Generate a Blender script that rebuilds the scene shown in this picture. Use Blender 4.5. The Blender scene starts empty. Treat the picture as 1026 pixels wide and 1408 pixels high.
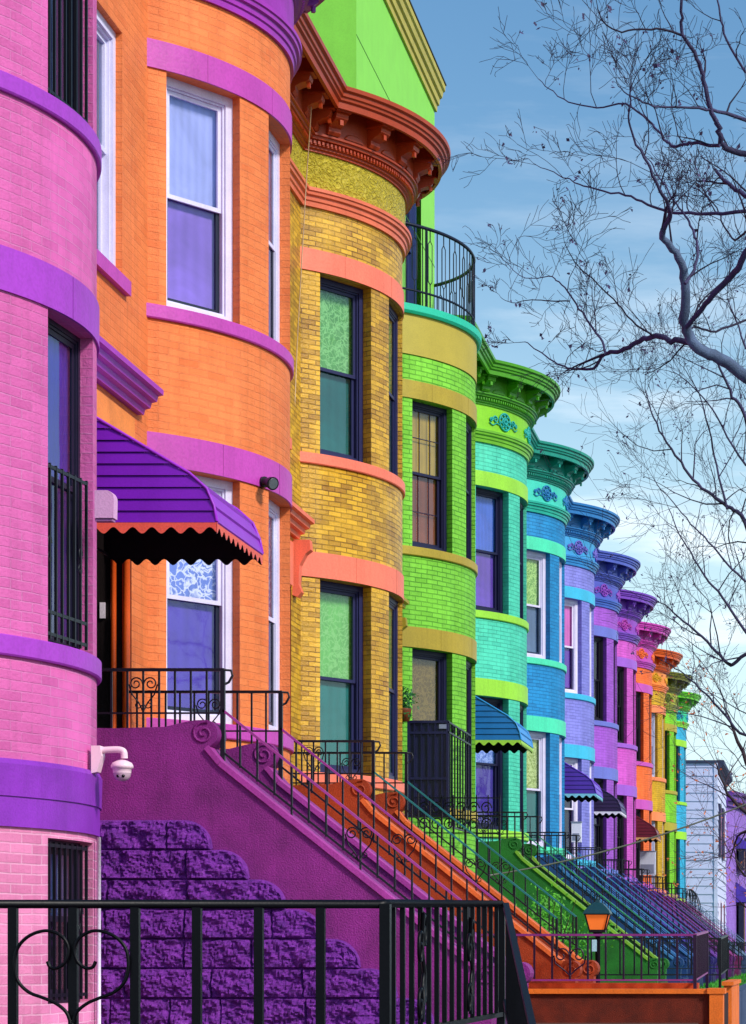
import bpy, math, random
from mathutils import Vector, noise
R_ = math.radians
sc = bpy.context.scene
COL = sc.collection

# ------------------------------------------------------------------ camera, sky, sun
F = 3300.0                       # focal length in photo pixels; eye at z = 0, street runs along +Y
VX, VY = 1127.0, 1311.0
cam_d = bpy.data.cameras.new("camera"); cam = bpy.data.objects.new("camera", cam_d); COL.objects.link(cam)
cam.location = (0, 0, 0); cam.rotation_euler = (R_(90), 0, 0)
cam_d.sensor_fit = 'HORIZONTAL'; cam_d.sensor_width = 36.0; cam_d.lens = F/1026*36
cam_d.shift_x = (513-VX)/1026; cam_d.shift_y = (VY-704)/1026
cam_d.clip_start = 0.5; cam_d.clip_end = 3000
sc.camera = cam

SUN_EL, SUN_AZ = 37.0, 122.0      # azimuth: degrees clockwise from +Y
world = bpy.data.worlds.new("World"); sc.world = world; world.use_nodes = True
wn = world.node_tree.nodes; wl = world.node_tree.links; wn.clear()
wo = wn.new('ShaderNodeOutputWorld'); bg = wn.new('ShaderNodeBackground'); sky = wn.new('ShaderNodeTexSky')
sky.sky_type = 'NISHITA'; sky.sun_disc = False; sky.sun_elevation = R_(SUN_EL); sky.sun_rotation = R_(SUN_AZ)
sky.air_density = 1.3; sky.dust_density = 0.6; sky.ozone_density = 1.6
bg.inputs['Strength'].default_value = 0.12
tc = wn.new('ShaderNodeTexCoord'); mp = wn.new('ShaderNodeMapping'); mp.inputs['Scale'].default_value = (3.2, 3.2, 17)
mp.inputs['Location'].default_value = (0.35, 0.1, 0.4)
nz = wn.new('ShaderNodeTexNoise'); nz.inputs['Scale'].default_value = 2.2; nz.inputs['Detail'].default_value = 7; nz.inputs['Roughness'].default_value = .58
wl.new(tc.outputs['Generated'], mp.inputs['Vector']); wl.new(mp.outputs['Vector'], nz.inputs['Vector'])
rp = wn.new('ShaderNodeValToRGB'); rp.color_ramp.elements[0].position = .50; rp.color_ramp.elements[1].position = .68
wl.new(nz.outputs['Fac'], rp.inputs['Fac'])
sep = wn.new('ShaderNodeSeparateXYZ'); wl.new(tc.outputs['Generated'], sep.inputs[0])
mr = wn.new('ShaderNodeMapRange'); mr.inputs['From Min'].default_value = 0.02; mr.inputs['From Max'].default_value = 0.30
mr.inputs['To Min'].default_value = 1.0; mr.inputs['To Max'].default_value = 0.10
wl.new(sep.outputs['Z'], mr.inputs['Value'])
mu = wn.new('ShaderNodeMath'); mu.operation = 'MULTIPLY'; wl.new(rp.outputs['Color'], mu.inputs[0]); wl.new(mr.outputs[0], mu.inputs[1])
mx = wn.new('ShaderNodeMix'); mx.data_type = 'RGBA'; mx.inputs['B'].default_value = (5.2, 6.9, 7.7, 1)
hzr = wn.new('ShaderNodeMapRange'); hzr.interpolation_type = 'SMOOTHSTEP'; hzr.inputs['From Min'].default_value = -.02; hzr.inputs['From Max'].default_value = .34
hzr.inputs['To Min'].default_value = .92; hzr.inputs['To Max'].default_value = 0; wl.new(sep.outputs['Z'], hzr.inputs['Value'])
hs = wn.new('ShaderNodeHueSaturation'); hs.inputs['Saturation'].default_value = 1.3; hs.inputs['Value'].default_value = .92; wl.new(sky.outputs['Color'], hs.inputs['Color'])
wl.new(hzr.outputs[0], mx.inputs['Factor']); wl.new(hs.outputs['Color'], mx.inputs['A'])
mc = wn.new('ShaderNodeMix'); mc.data_type = 'RGBA'; mc.inputs['B'].default_value = (8.2, 8.5, 8.8, 1)
wl.new(mu.outputs[0], mc.inputs['Factor']); wl.new(mx.outputs['Result'], mc.inputs['A']); wl.new(mc.outputs['Result'], bg.inputs['Color']); wl.new(bg.outputs[0], wo.inputs[0])

sd = bpy.data.lights.new("sun", 'SUN'); sd.energy = 2.6; sd.angle = R_(9); sd.color = (1, .95, .88)
so = bpy.data.objects.new("sun", sd); COL.objects.link(so)
az = R_(SUN_AZ); el = R_(SUN_EL)
so.rotation_euler = Vector((math.sin(az)*math.cos(el), math.cos(az)*math.cos(el), math.sin(el))).to_track_quat('Z', 'Y').to_euler()
sc.view_settings.view_transform = 'Standard'; sc.view_settings.look = 'None'; sc.view_settings.gamma = 1
sc.view_settings.use_curve_mapping = False
sc.view_settings.exposure = 0.42
random.seed(7)

# ------------------------------------------------------------------ materials
def lin(c):
    if isinstance(c, str): c = [int(c[i:i+2], 16) for i in (0, 2, 4)]
    return tuple(((v/255)/12.92 if v/255 <= .04045 else ((v/255+.055)/1.055)**2.4) for v in c)+(1,)
def mul(c, k): return (min(1, c[0]*k), min(1, c[1]*k), min(1, c[2]*k), 1)
MATS = {}
def newmat(name):
    m = bpy.data.materials.new(name); m.use_nodes = True
    nt = m.node_tree; return m, nt, nt.nodes, nt.links, nt.nodes['Principled BSDF']
def N(n, t, **kw):
    x = n.new(t)
    for k, v in kw.items(): x.inputs[k.replace('_', ' ')].default_value = v
    return x
def paint(col, rough=.6, var=.16, bump=.25, scale=9, metallic=0.0, spec=.4):
    key = ('paint', str(col), rough, var, bump, scale, metallic)
    if key in MATS: return MATS[key]
    m, nt, n, l, b = newmat('painted_surface'); c = lin(col)
    co = n.new('ShaderNodeTexCoord')
    a = N(n, 'ShaderNodeTexNoise', Scale=scale*.35, Detail=6, Roughness=.6); l.new(co.outputs['Object'], a.inputs['Vector'])
    f = N(n, 'ShaderNodeTexNoise', Scale=scale*9, Detail=4); l.new(co.outputs['Object'], f.inputs['Vector'])
    r = n.new('ShaderNodeValToRGB'); e = r.color_ramp.elements
    e[0].position = .3; e[0].color = mul(c, 1-var); e[1].position = .7; e[1].color = mul(c, 1+var)
    l.new(a.outputs['Fac'], r.inputs['Fac'])
    fr_ = n.new('ShaderNodeMapRange'); fr_.inputs['From Min'].default_value = .25; fr_.inputs['From Max'].default_value = .6
    fr_.inputs['To Min'].default_value = 1-min(.5, bump*.55); fr_.inputs['To Max'].default_value = 1.04; l.new(f.outputs['Fac'], fr_.inputs['Value'])
    mm = n.new('ShaderNodeMix'); mm.data_type = 'RGBA'; mm.blend_type = 'MULTIPLY'; mm.inputs['Factor'].default_value = 1
    smap = n.new('ShaderNodeMapping'); smap.inputs['Scale'].default_value = (6, 6, .7); l.new(co.outputs['Object'], smap.inputs['Vector'])
    sn = N(n, 'ShaderNodeTexNoise', Scale=1.0, Detail=7, Roughness=.72); l.new(smap.outputs[0], sn.inputs['Vector'])
    sr = n.new('ShaderNodeMapRange'); sr.inputs['From Min'].default_value = .28; sr.inputs['From Max'].default_value = .5; sr.inputs['To Min'].default_value = 1-min(.3, var*1.3); sr.inputs['To Max'].default_value = 1.0
    l.new(sn.outputs['Fac'], sr.inputs['Value'])
    ml = n.new('ShaderNodeMath'); ml.operation = 'MULTIPLY'; l.new(fr_.outputs[0], ml.inputs[0]); l.new(sr.outputs[0], ml.inputs[1])
    l.new(r.outputs['Color'], mm.inputs['A']); l.new(ml.outputs[0], mm.inputs['B']); l.new(mm.outputs['Result'], b.inputs['Base Color'])
    b.inputs['Roughness'].default_value = rough; b.inputs['Metallic'].default_value = metallic
    b.inputs['Specular IOR Level'].default_value = spec
    bp = N(n, 'ShaderNodeBump', Strength=bump, Distance=.01); l.new(f.outputs['Fac'], bp.inputs['Height']); l.new(bp.outputs[0], b.inputs['Normal'])
    MATS[key] = m; return m
def brick(col, col2=None, mortar=None, depth=.5, msize=.005, blotch=.14, wear=.75, odd=.10, bw=.0585, rough=.62):
    key = ('brick', str(col), str(col2), str(mortar), depth)
    if key in MATS: return MATS[key]
    m, nt, n, l, b = newmat('painted_brick'); c = lin(col)
    c2 = lin(col2) if col2 else mul(c, .86); mo = lin(mortar) if mortar else mul(c, .72)
    uv = n.new('ShaderNodeUVMap'); uv.uv_map = 'UVMap'
    wob = N(n, 'ShaderNodeTexNoise', Scale=7, Detail=2); l.new(uv.outputs[0], wob.inputs['Vector'])
    vm = n.new('ShaderNodeVectorMath'); vm.operation = 'MULTIPLY_ADD'; vm.inputs[1].default_value = (.020, .014, 0)
    l.new(wob.outputs['Color'], vm.inputs[0]); l.new(uv.outputs[0], vm.inputs[2])
    t = n.new('ShaderNodeTexBrick'); l.new(vm.outputs[0], t.inputs['Vector'])
    t.inputs['Scale'].default_value = 1; t.inputs['Brick Width'].default_value = bw*3.04; t.inputs['Row Height'].default_value = bw
    t.inputs['Mortar Size'].default_value = msize; t.inputs['Mortar Smooth'].default_value = .35
    t.inputs['Color1'].default_value = c; t.inputs['Color2'].default_value = c2; t.inputs['Mortar'].default_value = mo
    t.inputs['Bias'].default_value = -.2
    big = N(n, 'ShaderNodeTexNoise', Scale=1.3, Detail=7, Roughness=.62); l.new(uv.outputs[0], big.inputs['Vector'])
    r = n.new('ShaderNodeValToRGB'); e = r.color_ramp.elements
    e[0].position = .3; e[0].color = (1-blotch,)*3+(1,); e[1].position = .7; e[1].color = (1, 1, 1, 1)
    l.new(big.outputs['Fac'], r.inputs['Fac'])
    mm = n.new('ShaderNodeMix'); mm.data_type = 'RGBA'; mm.blend_type = 'MULTIPLY'; mm.inputs['Factor'].default_value = 1
    mk = N(n, 'ShaderNodeTexNoise', Scale=2.6, Detail=5, Roughness=.65); l.new(uv.outputs[0], mk.inputs['Vector'])
    mk2 = n.new('ShaderNodeMapRange'); mk2.inputs['From Min'].default_value = .38; mk2.inputs['From Max'].default_value = .64; mk2.inputs['To Max'].default_value = wear
    l.new(mk.outputs['Fac'], mk2.inputs['Value'])
    # single bricks that fired darker, and a fine speckle
    t2 = n.new('ShaderNodeTexBrick'); l.new(vm.outputs[0], t2.inputs['Vector']); t2.inputs['Scale'].default_value = 1
    t2.inputs['Brick Width'].default_value = bw*3.04; t2.inputs['Row Height'].default_value = bw; t2.inputs['Mortar Size'].default_value = 0.0
    t2.inputs['Color1'].default_value = (1, 1, 1, 1); t2.inputs['Color2'].default_value = (1-odd,)*3+(1,); t2.inputs['Bias'].default_value = -.1
    w1 = n.new('ShaderNodeMix'); w1.data_type = 'RGBA'; w1.inputs['B'].default_value = c
    l.new(mk2.outputs[0], w1.inputs['Factor']); l.new(t.outputs['Color'], w1.inputs['A'])
    w2 = n.new('ShaderNodeMix'); w2.data_type = 'RGBA'; w2.blend_type = 'MULTIPLY'; w2.inputs['Factor'].default_value = 1
    l.new(w1.outputs['Result'], w2.inputs['A']); l.new(t2.outputs['Color'], w2.inputs['B'])
    smap = n.new('ShaderNodeMapping'); smap.inputs['Scale'].default_value = (7, .55, 1); l.new(uv.outputs[0], smap.inputs['Vector'])
    sn = N(n, 'ShaderNodeTexNoise', Scale=1.0, Detail=6, Roughness=.7); l.new(smap.outputs[0], sn.inputs['Vector'])
    sr = n.new('ShaderNodeMapRange'); sr.inputs['From Min'].default_value = .30; sr.inputs['From Max'].default_value = .52; sr.inputs['To Min'].default_value = .80; sr.inputs['To Max'].default_value = 1.0
    l.new(sn.outputs['Fac'], sr.inputs['Value'])
    w3 = n.new('ShaderNodeMix'); w3.data_type = 'RGBA'; w3.blend_type = 'MULTIPLY'; w3.inputs['Factor'].default_value = 1
    l.new(w2.outputs['Result'], w3.inputs['A']); l.new(sr.outputs[0], w3.inputs['B'])
    l.new(w3.outputs['Result'], mm.inputs['A']); l.new(r.outputs['Color'], mm.inputs['B']); l.new(mm.outputs['Result'], b.inputs['Base Color'])
    b.inputs['Roughness'].default_value = rough; b.inputs['Specular IOR Level'].default_value = .35 if rough > .5 else .6
    fine = N(n, 'ShaderNodeTexNoise', Scale=38, Detail=5, Roughness=.7); l.new(uv.outputs[0], fine.inputs['Vector'])
    inv = n.new('ShaderNodeMath'); inv.operation = 'MULTIPLY_ADD'; inv.inputs[1].default_value = -1.0
    l.new(t.outputs['Fac'], inv.inputs[0]); l.new(fine.outputs['Fac'], inv.inputs[2])
    bp = N(n, 'ShaderNodeBump', Strength=depth, Distance=.012); l.new(inv.outputs[0], bp.inputs['Height']); l.new(bp.outputs[0], b.inputs['Normal'])
    MATS[key] = m; return m
def relief(col, col2, scale=14):
    key = ('relief', str(col), str(col2))
    if key in MATS: return MATS[key]
    m, nt, n, l, b = newmat('carved_relief')
    co = n.new('ShaderNodeTexCoord')
    v = N(n, 'ShaderNodeTexNoise', Scale=scale, Detail=3, Distortion=2.5); l.new(co.outputs['Object'], v.inputs['Vector'])
    r = n.new('ShaderNodeValToRGB'); e = r.color_ramp.elements
    e[0].position = .42; e[0].color = lin(col); e[1].position = .62; e[1].color = lin(col2)
    l.new(v.outputs['Fac'], r.inputs['Fac']); l.new(r.outputs['Color'], b.inputs['Base Color'])
    b.inputs['Roughness'].default_value = .5
    bp = N(n, 'ShaderNodeBump', Strength=1.0, Distance=.06); l.new(v.outputs['Fac'], bp.inputs['Height']); l.new(bp.outputs[0], b.inputs['Normal'])
    MATS[key] = m; return m
def cloth_reflection(col, folds=30.0, lace=None, blinds=False):
    key = ('cloth_reflection', str(col), folds, str(lace), blinds)
    if key in MATS: return MATS[key]
    m, nt, n, l, b = newmat('window_cloth_reflection'); c = lin(col)
    uv = n.new('ShaderNodeUVMap'); uv.uv_map = 'UVMap'
    w = n.new('ShaderNodeTexWave'); w.bands_direction = 'Y' if blinds else 'X'
    w.inputs['Scale'].default_value = folds/9; w.inputs['Distortion'].default_value = .3 if blinds else 2.2; w.inputs['Detail'].default_value = 3; w.inputs['Detail Scale'].default_value = .5
    l.new(uv.outputs[0], w.inputs['Vector'])
    r = n.new('ShaderNodeValToRGB'); e = r.color_ramp.elements
    e[0].position = 0; e[0].color = mul(c, 1.0 if not blinds else .8); e[1].position = 1; e[1].color = mul(c, 1.22)
    cn = N(n, 'ShaderNodeTexNoise', Scale=1.6, Detail=5, Roughness=.6, Distortion=.8); l.new(uv.outputs[0], cn.inputs['Vector'])
    cm_ = n.new('ShaderNodeMix'); cm_.inputs['Factor'].default_value = .09 if not blinds else .6; l.new(cn.outputs['Fac'], cm_.inputs['A']); l.new(w.outputs['Fac'], cm_.inputs['B'])
    e[0].position = .3; e[0].color = mul(c, .78); e[1].position = .7; e[1].color = mul(c, 1.25)
    l.new(cm_.outputs['Result'], r.inputs['Fac']); last = r.outputs['Color']
    if lace:  # pale web of lines painting branch reflections behind the pane
        wb = N(n, 'ShaderNodeTexNoise', Scale=9, Detail=3); l.new(uv.outputs[0], wb.inputs['Vector'])
        ad = n.new('ShaderNodeVectorMath'); ad.operation = 'MULTIPLY_ADD'; ad.inputs[1].default_value = (.22, .22, 0)
        l.new(wb.outputs['Color'], ad.inputs[0]); l.new(uv.outputs[0], ad.inputs[2])
        v = n.new('ShaderNodeTexVoronoi'); v.feature = 'DISTANCE_TO_EDGE'; v.inputs['Scale'].default_value = 15
        l.new(ad.outputs[0], v.inputs['Vector'])
        r2 = n.new('ShaderNodeValToRGB'); r2.color_ramp.elements[0].position = .03; r2.color_ramp.elements[1].position = .13
        r2.color_ramp.elements[0].color = (1, 1, 1, 1); r2.color_ramp.elements[1].color = (0, 0, 0, 1)
        l.new(v.outputs['Distance'], r2.inputs['Fac'])
        mm = n.new('ShaderNodeMix'); mm.data_type = 'RGBA'; mm.inputs['B'].default_value = lin(lace)
        l.new(r2.outputs['Color'], mm.inputs['Factor']); l.new(last, mm.inputs['A']); last = mm.outputs['Result']
    l.new(last, b.inputs['Base Color']); b.inputs['Roughness'].default_value = .9
    bp = N(n, 'ShaderNodeBump', Strength=.22, Distance=.02); l.new(w.outputs['Fac'], bp.inputs['Height']); l.new(bp.outputs[0], b.inputs['Normal'])
    MATS[key] = m; return m
def glass():
    if 'glass' in MATS: return MATS['glass']
    m, nt, n, l, b = newmat('window_glass'); out = n['Material Output']
    t = n.new('ShaderNodeBsdfTransparent'); t.inputs[0].default_value = (.93, .95, .96, 1)
    g = n.new('ShaderNodeBsdfGlossy'); g.inputs['Roughness'].default_value = .03; g.inputs['Color'].default_value = (.95, .97, 1, 1)
    co = n.new('ShaderNodeTexCoord'); w = N(n, 'ShaderNodeTexNoise', Scale=2.5, Detail=2); l.new(co.outputs['Object'], w.inputs['Vector'])
    bp = N(n, 'ShaderNodeBump', Strength=.12, Distance=.02); l.new(w.outputs['Fac'], bp.inputs['Height']); l.new(bp.outputs[0], g.inputs['Normal'])
    fr = n.new('ShaderNodeFresnel'); fr.inputs['IOR'].default_value = 1.5
    fa = n.new('ShaderNodeMath'); fa.operation = 'MULTIPLY_ADD'; fa.inputs[1].default_value = .8; fa.inputs[2].default_value = .045; l.new(fr.outputs[0], fa.inputs[0])
    mxs = n.new('ShaderNodeMixShader'); l.new(fa.outputs[0], mxs.inputs[0]); l.new(t.outputs[0], mxs.inputs[1]); l.new(g.outputs[0], mxs.inputs[2])
    l.new(mxs.outputs[0], out.inputs['Surface']); MATS['glass'] = m; return m
def stone(col, col2, col3):
    m, nt, n, l, b = newmat('rough_stone')
    co = n.new('ShaderNodeTexCoord')
    mpn = n.new('ShaderNodeMapping'); mpn.inputs['Scale'].default_value = (.6, 1, 1.25); l.new(co.outputs['Object'], mpn.inputs['Vector'])
    a = N(n, 'ShaderNodeTexNoise', Scale=15, Detail=12, Roughness=.82, Distortion=.3); l.new(mpn.outputs[0], a.inputs['Vector'])
    r = n.new('ShaderNodeValToRGB'); e = r.color_ramp.elements
    e[0].position = .36; e[0].color = lin(col2); e[1].position = .55; e[1].color = lin(col)
    k = r.color_ramp.elements.new(.72); k.color = lin(col3)
    l.new(a.outputs['Fac'], r.inputs['Fac']); l.new(r.outputs['Color'], b.inputs['Base Color'])
    b.inputs['Roughness'].default_value = .75
    f = N(n, 'ShaderNodeTexNoise', Scale=45, Detail=8, Roughness=.75); l.new(co.outputs['Object'], f.inputs['Vector'])
    bp = N(n, 'ShaderNodeBump', Strength=.9, Distance=.03); l.new(f.outputs['Fac'], bp.inputs['Height']); l.new(bp.outputs[0], b.inputs['Normal'])
    return m
def iron(col='0a0910', rough=.42):
    return paint(col, rough=rough, var=.3, bump=.12, scale=14, metallic=0, spec=.35)

# ------------------------------------------------------------------ mesh builder
OFFS = {}
class MB:
    def __init__(s): s.v = []; s.f = []; s.uv = []; s.sm = []
    def poly(s, pts, uv=None, smooth=False):
        i = len(s.v); s.v += [tuple(p) for p in pts]; s.f.append(tuple(range(i, i+len(pts))))
        s.uv.append(uv if uv else [(p[1]+p[0], p[2]) for p in pts]); s.sm.append(smooth)
    def box(s, x0, x1, y0, y1, z0, z1):
        p = [(x, y, z) for z in (z0, z1) for y in (y0, y1) for x in (x0, x1)]
        for q in ((0, 2, 3, 1), (4, 5, 7, 6), (0, 1, 5, 4), (2, 6, 7, 3), (0, 4, 6, 2), (1, 3, 7, 5)): s.poly([p[k] for k in q])
    def obox(s, o, ax, ay, az_):     # oriented box: corner + three edge vectors
        o, ax, ay, az_ = map(Vector, (o, ax, ay, az_))
        p = [o+ax*i+ay*j+az_*k for k in (0, 1) for j in (0, 1) for i in (0, 1)]
        for q in ((0, 2, 3, 1), (4, 5, 7, 6), (0, 1, 5, 4), (2, 6, 7, 3), (0, 4, 6, 2), (1, 3, 7, 5)): s.poly([p[k] for k in q])
    def bar(s, a, b, w, t=None):     # square bar from a to b
        a, b = Vector(a), Vector(b); d = b-a
        if d.length < 1e-6: return
        d.normalize(); up = Vector((0, 0, 1)) if abs(d.z) < .9 else Vector((0, 1, 0))
        x = d.cross(up).normalized(); y = d.cross(x).normalized(); t = t or w
        s.obox(a-x*w/2-y*t/2, x*w, y*t, b-a)
    def tube(s, pts, r, n=6, smooth=True, closed=False):
        pts = [Vector(p) for p in pts]; k = len(pts)
        rr = r if isinstance(r, (list, tuple)) else [r]*k
        base = len(s.v); prev = None
        for i, p in enumerate(pts):
            d = (pts[min(i+1, k-1)]-pts[max(i-1, 0)])
            if d.length < 1e-9: d = Vector((0, 0, 1))
            d.normalize()
            if prev is None:
                up = Vector((0, 0, 1)) if abs(d.z) < .9 else Vector((1, 0, 0)); x = d.cross(up).normalized()
            else: x = (prev-d*prev.dot(d)); x = x.normalized() if x.length > 1e-6 else d.cross(Vector((0, 0, 1))).normalized()
            prev = x; y = d.cross(x)
            for j in range(n):
                a = 2*math.pi*j/n; s.v.append(tuple(p+(x*math.cos(a)+y*math.sin(a))*rr[i]))
        for i in range(k-1):
            for j in range(n):
                a, b = base+i*n+j, base+i*n+(j+1) % n
                s.f.append((a, b, b+n, a+n)); s.uv.append([(0, 0)]*4); s.sm.append(smooth)
        if rr[0] > .004: s.f.append(tuple(base+j for j in range(n))); s.uv.append([(0, 0)]*n); s.sm.append(False)
        if rr[-1] > .004: s.f.append(tuple(base+(k-1)*n+j for j in range(n-1, -1, -1))); s.uv.append([(0, 0)]*n); s.sm.append(False)
    def prism(s, poly, y0, y1):      # polygon in (x,z), extruded along y
        a = [(p[0], y0, p[1]) for p in poly]; b = [(p[0], y1, p[1]) for p in poly]
        s.poly(a); s.poly(b[::-1])
        for i in range(len(poly)):
            j = (i+1) % len(poly); s.poly([a[i], b[i], b[j], a[j]])
    def lathe(s, prof, c, n=16, smooth=True):
        for (r0, z0), (r1, z1) in zip(prof, prof[1:]):
            for j in range(n):
                a, b = 2*math.pi*j/n, 2*math.pi*(j+1)/n
                P = lambda r, z, t: (c[0]+r*math.cos(t), c[1]+r*math.sin(t), c[2]+z)
                q = [P(r0, z0, a), P(r0, z0, b), P(r1, z1, b), P(r1, z1, a)]
                if r0 < 1e-5: q = q[1:]
                elif r1 < 1e-5: q = q[:3]
                s.poly(q, smooth=smooth)
    def build(s, name, mat, parent=None, off=None, loc=None):
        if off is None: off = OFFS.get(parent.name, (0, 0, 0)) if parent else (0, 0, 0)
        me = bpy.data.meshes.new(name)
        vs = [(a-off[0], b-off[1], c-off[2]) for a, b, c in s.v]
        me.from_pydata(vs, [], s.f); me.polygons.foreach_set('use_smooth', s.sm)
        ul = me.uv_layers.new(name='UVMap'); flat = [c for f in s.uv for p in f for c in p]
        ul.data.foreach_set('uv', flat); me.materials.append(mat); me.update()
        import bmesh
        if any(s.sm):
            bm = bmesh.new(); bm.from_mesh(me); bmesh.ops.remove_doubles(bm, verts=bm.verts, dist=1e-5); bm.to_mesh(me); bm.free()
        o = bpy.data.objects.new(name, me); COL.objects.link(o)
        if parent: o.parent = parent
        if loc: o.location = loc
        OFFS[o.name] = off
        return o
def tag(o, label=None, cat=None, group=None, kind=None):
    if label: o['label'] = label
    if cat: o['category'] = cat
    if group: o['group'] = group
    if kind: o['kind'] = kind
    return o
def thing(name, loc, label, cat, group=None):
    o = bpy.data.objects.new(name, None); o.empty_display_size = .1; COL.objects.link(o); o.location = loc
    return tag(o, label, cat, group)

# ------------------------------------------------------------------ house geometry (local: u out of the wall, v along the street, h above eye)
W = 5.5; LAT = 5.22; BASE = -0.62
CU, CV, RB = -1.0386, 1.45, 1.7836
SIDE = 2.6
OFF = (0, 0, BASE)
def JY(i): return (1.39+i)*W
def bow(th, o=0.0):
    r = RB+o; return (CU+r*math.cos(th), CV+r*math.sin(th))
def th_lim(o, wall=0.0): return math.acos(min(1, (-CU+wall)/(RB+o)))
def frange(a, b, n): return [a+(b-a)*i/n for i in range(n+1)]
def merge(vals, step):
    vals = sorted(set(round(v, 5) for v in vals)); out = []
    for a, b in zip(vals, vals[1:]):
        n = max(1, int(math.ceil((b-a)/step-1e-6))); out += [a+(b-a)*k/n for k in range(n)]
    return out+[vals[-1]]
def wall_grid(mb, S, H, fn, op, uscale, smooth):
    for a, b in zip(S, S[1:]):
        for c, d in zip(H, H[1:]):
            ms, mh = (a+b)/2, (c+d)/2
            if any(o[0] < ms < o[1] and o[2] < mh < o[3] for o in op): continue
            p, q = fn(a), fn(b)
            mb.poly([(p[0], p[1], c), (q[0], q[1], c), (q[0], q[1], d), (p[0], p[1], d)],
                    [(a*uscale, c), (b*uscale, c), (b*uscale, d), (a*uscale, d)], smooth)
def band(mb, prof, wall=0.0, n=44, flat=None, vend=2.9):
    """sweep a profile [(offset,h)] round the bow; flat = start v of a straight run before it"""
    rows = []
    for o, h in prof:
        if flat is None: t0 = -th_lim(o, wall); row = []
        else: t0 = -th_lim(o, o); row = [(o, flat, h)]
        t1 = min(th_lim(o, wall), math.asin(min(1, (vend-CV)/(RB+o))))
        for t in frange(t0, t1, n): p = bow(t, o); row.append((p[0], p[1], h))
        rows.append(row)
    for r0, r1 in zip(rows, rows[1:]):
        for k in range(len(r0)-1): mb.poly([r0[k], r0[k+1], r1[k+1], r1[k]])
    if len(rows) > 2: mb.poly([r[0] for r in rows][::-1]); mb.poly([r[-1] for r in rows])
def fr(A, B):                         # frame for a flat opening between two plan points
    A, B = Vector((A[0], A[1], 0)), Vector((B[0], B[1], 0)); s = (B-A); w = s.length; s.normalize(); n = Vector((s.y, -s.x, 0))
    return A, s, n, w
def window(par, A, B, h0, h1, fcol, up, lo, mid=.5, muntin=None, fw=.055, white=False, lace=None, blinds=False, label=None, dsc=1.0, lowcol=None):
    A, s, n, w = fr(A, B); Z = Vector((0, 0, 1))
    def bx(mb, s0, s1, t0, t1, z0, z1):
        t0 *= dsc; t1 *= dsc; mb.obox(A+s*s0+n*t0+Z*z0, s*(s1-s0), n*(t1-t0), Z*(z1-z0))
    def ring(mb, s0, s1, z0, z1, t0, t1, e, eb=None):
        eb = eb or e
        bx(mb, s0, s0+e, t0, t1, z0, z1); bx(mb, s1-e, s1, t0, t1, z0, z1)
        bx(mb, s0+e, s1-e, t0, t1, z1-e, z1); bx(mb, s0+e, s1-e, t0, t1, z0, z0+eb)
    fm = paint(fcol, rough=.45, var=.1, bump=.12)
    m = MB(); ring(m, 0, w, h0, h1, -.10, .0, fw); ring(m, fw, w-fw, h0+fw, h1-fw, -.10, -.022, .018)
    win = m.build('window', fm, par, OFF)
    if label: win['label'] = label
    hm = h0+(h1-h0)*mid; i = fw+.018; e = .034
    m = MB(); ring(m, i, w-i, hm-.018, h1-i, -.075, -.045, e); sh = m.build('sash', fm, win)
    m = MB(); ring(m, i, w-i, h0+i, hm+.018, -.10, -.076, e); 
    if muntin:
        for k in range(1, muntin[0]): x = i+(w-2*i)*k/muntin[0]; bx(m, x-.005, x+.005, -.088, -.078, h0+i+e, hm-.016)
        bx(m, i+e, w-i-e, -.0875, -.0785, h0+(hm-h0)*.5-.005, h0+(hm-h0)*.5+.005)
    m.build('sash', paint(lowcol, rough=.4, var=.1, bump=.1) if lowcol else fm, win)
    if muntin:
        m = MB()
        for k in range(1, muntin[0]): x = i+(w-2*i)*k/muntin[0]; bx(m, x-.005, x+.005, -.063, -.05, hm+.016, h1-i-e)
        bx(m, i+e, w-i-e, -.0625, -.0505, hm+(h1-hm)*.5-.005, hm+(h1-hm)*.5+.005)
        m.build('muntin', fm, win)
    def pl(z0, z1, t, s0=i, s1=None):
        mb = MB(); s1 = s1 or w-i; t = t*dsc
        a, b = A+s*s0+n*t, A+s*s1+n*t
        mb.poly([a+Z*z0, b+Z*z0, b+Z*z1, a+Z*z1], [(s0, z0), (s1, z0), (s1, z1), (s0, z1)]); return mb
    pl(hm, h1-i-e*.5, -.066).build('pane', glass(), win); pl(h0+i+e*.5, hm, -.092).build('pane', glass(), win)
    pl(hm+.001, h1-.02, -.125, .02, w-.02).build('curtain_reflection', cloth_reflection(up, 40, lace, blinds), win)  # fabric tones, with sky and tree reflections painted in
    pl(h0+.02, hm-.001, -.135, .02, w-.02).build('curtain_reflection', cloth_reflection(lo, 26, None, blinds), win)
    return win
def bow_open(mb, th0, th1, h0, h1, d, nseg=8):
    """masonry reveal from the curved face to the flat window plane; returns the window's plan points"""
    A, B = Vector(bow(th0)), Vector(bow(th1)); mid = (th0+th1)/2; n = Vector((math.cos(mid), math.sin(mid)))
    A2, B2 = A-n*d, B-n*d
    for k in range(nseg):
        t0, t1 = k/nseg, (k+1)/nseg
        p, q = bow(th0+(th1-th0)*t0), bow(th0+(th1-th0)*t1); a, b = A2.lerp(B2, t0), A2.lerp(B2, t1)
        for h in (h0, h1): mb.poly([(p[0], p[1], h), (q[0], q[1], h), (b.x, b.y, h), (a.x, a.y, h)], [(t0, 0), (t1, 0), (t1, .1), (t0, .1)])
    for P, Q, k in ((A, A2, 0), (B, B2, 1)):
        mb.poly([(P.x, P.y, h0), (Q.x, Q.y, h0), (Q.x, Q.y, h1), (P.x, P.y, h1)], [(0, h0), (d, h0), (d, h1), (0, h1)])
    return A2, B2
D = R_
COLS = [(D(-47.5), D(-25)), (D(-13), D(11)), (D(27), D(49))]
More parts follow.
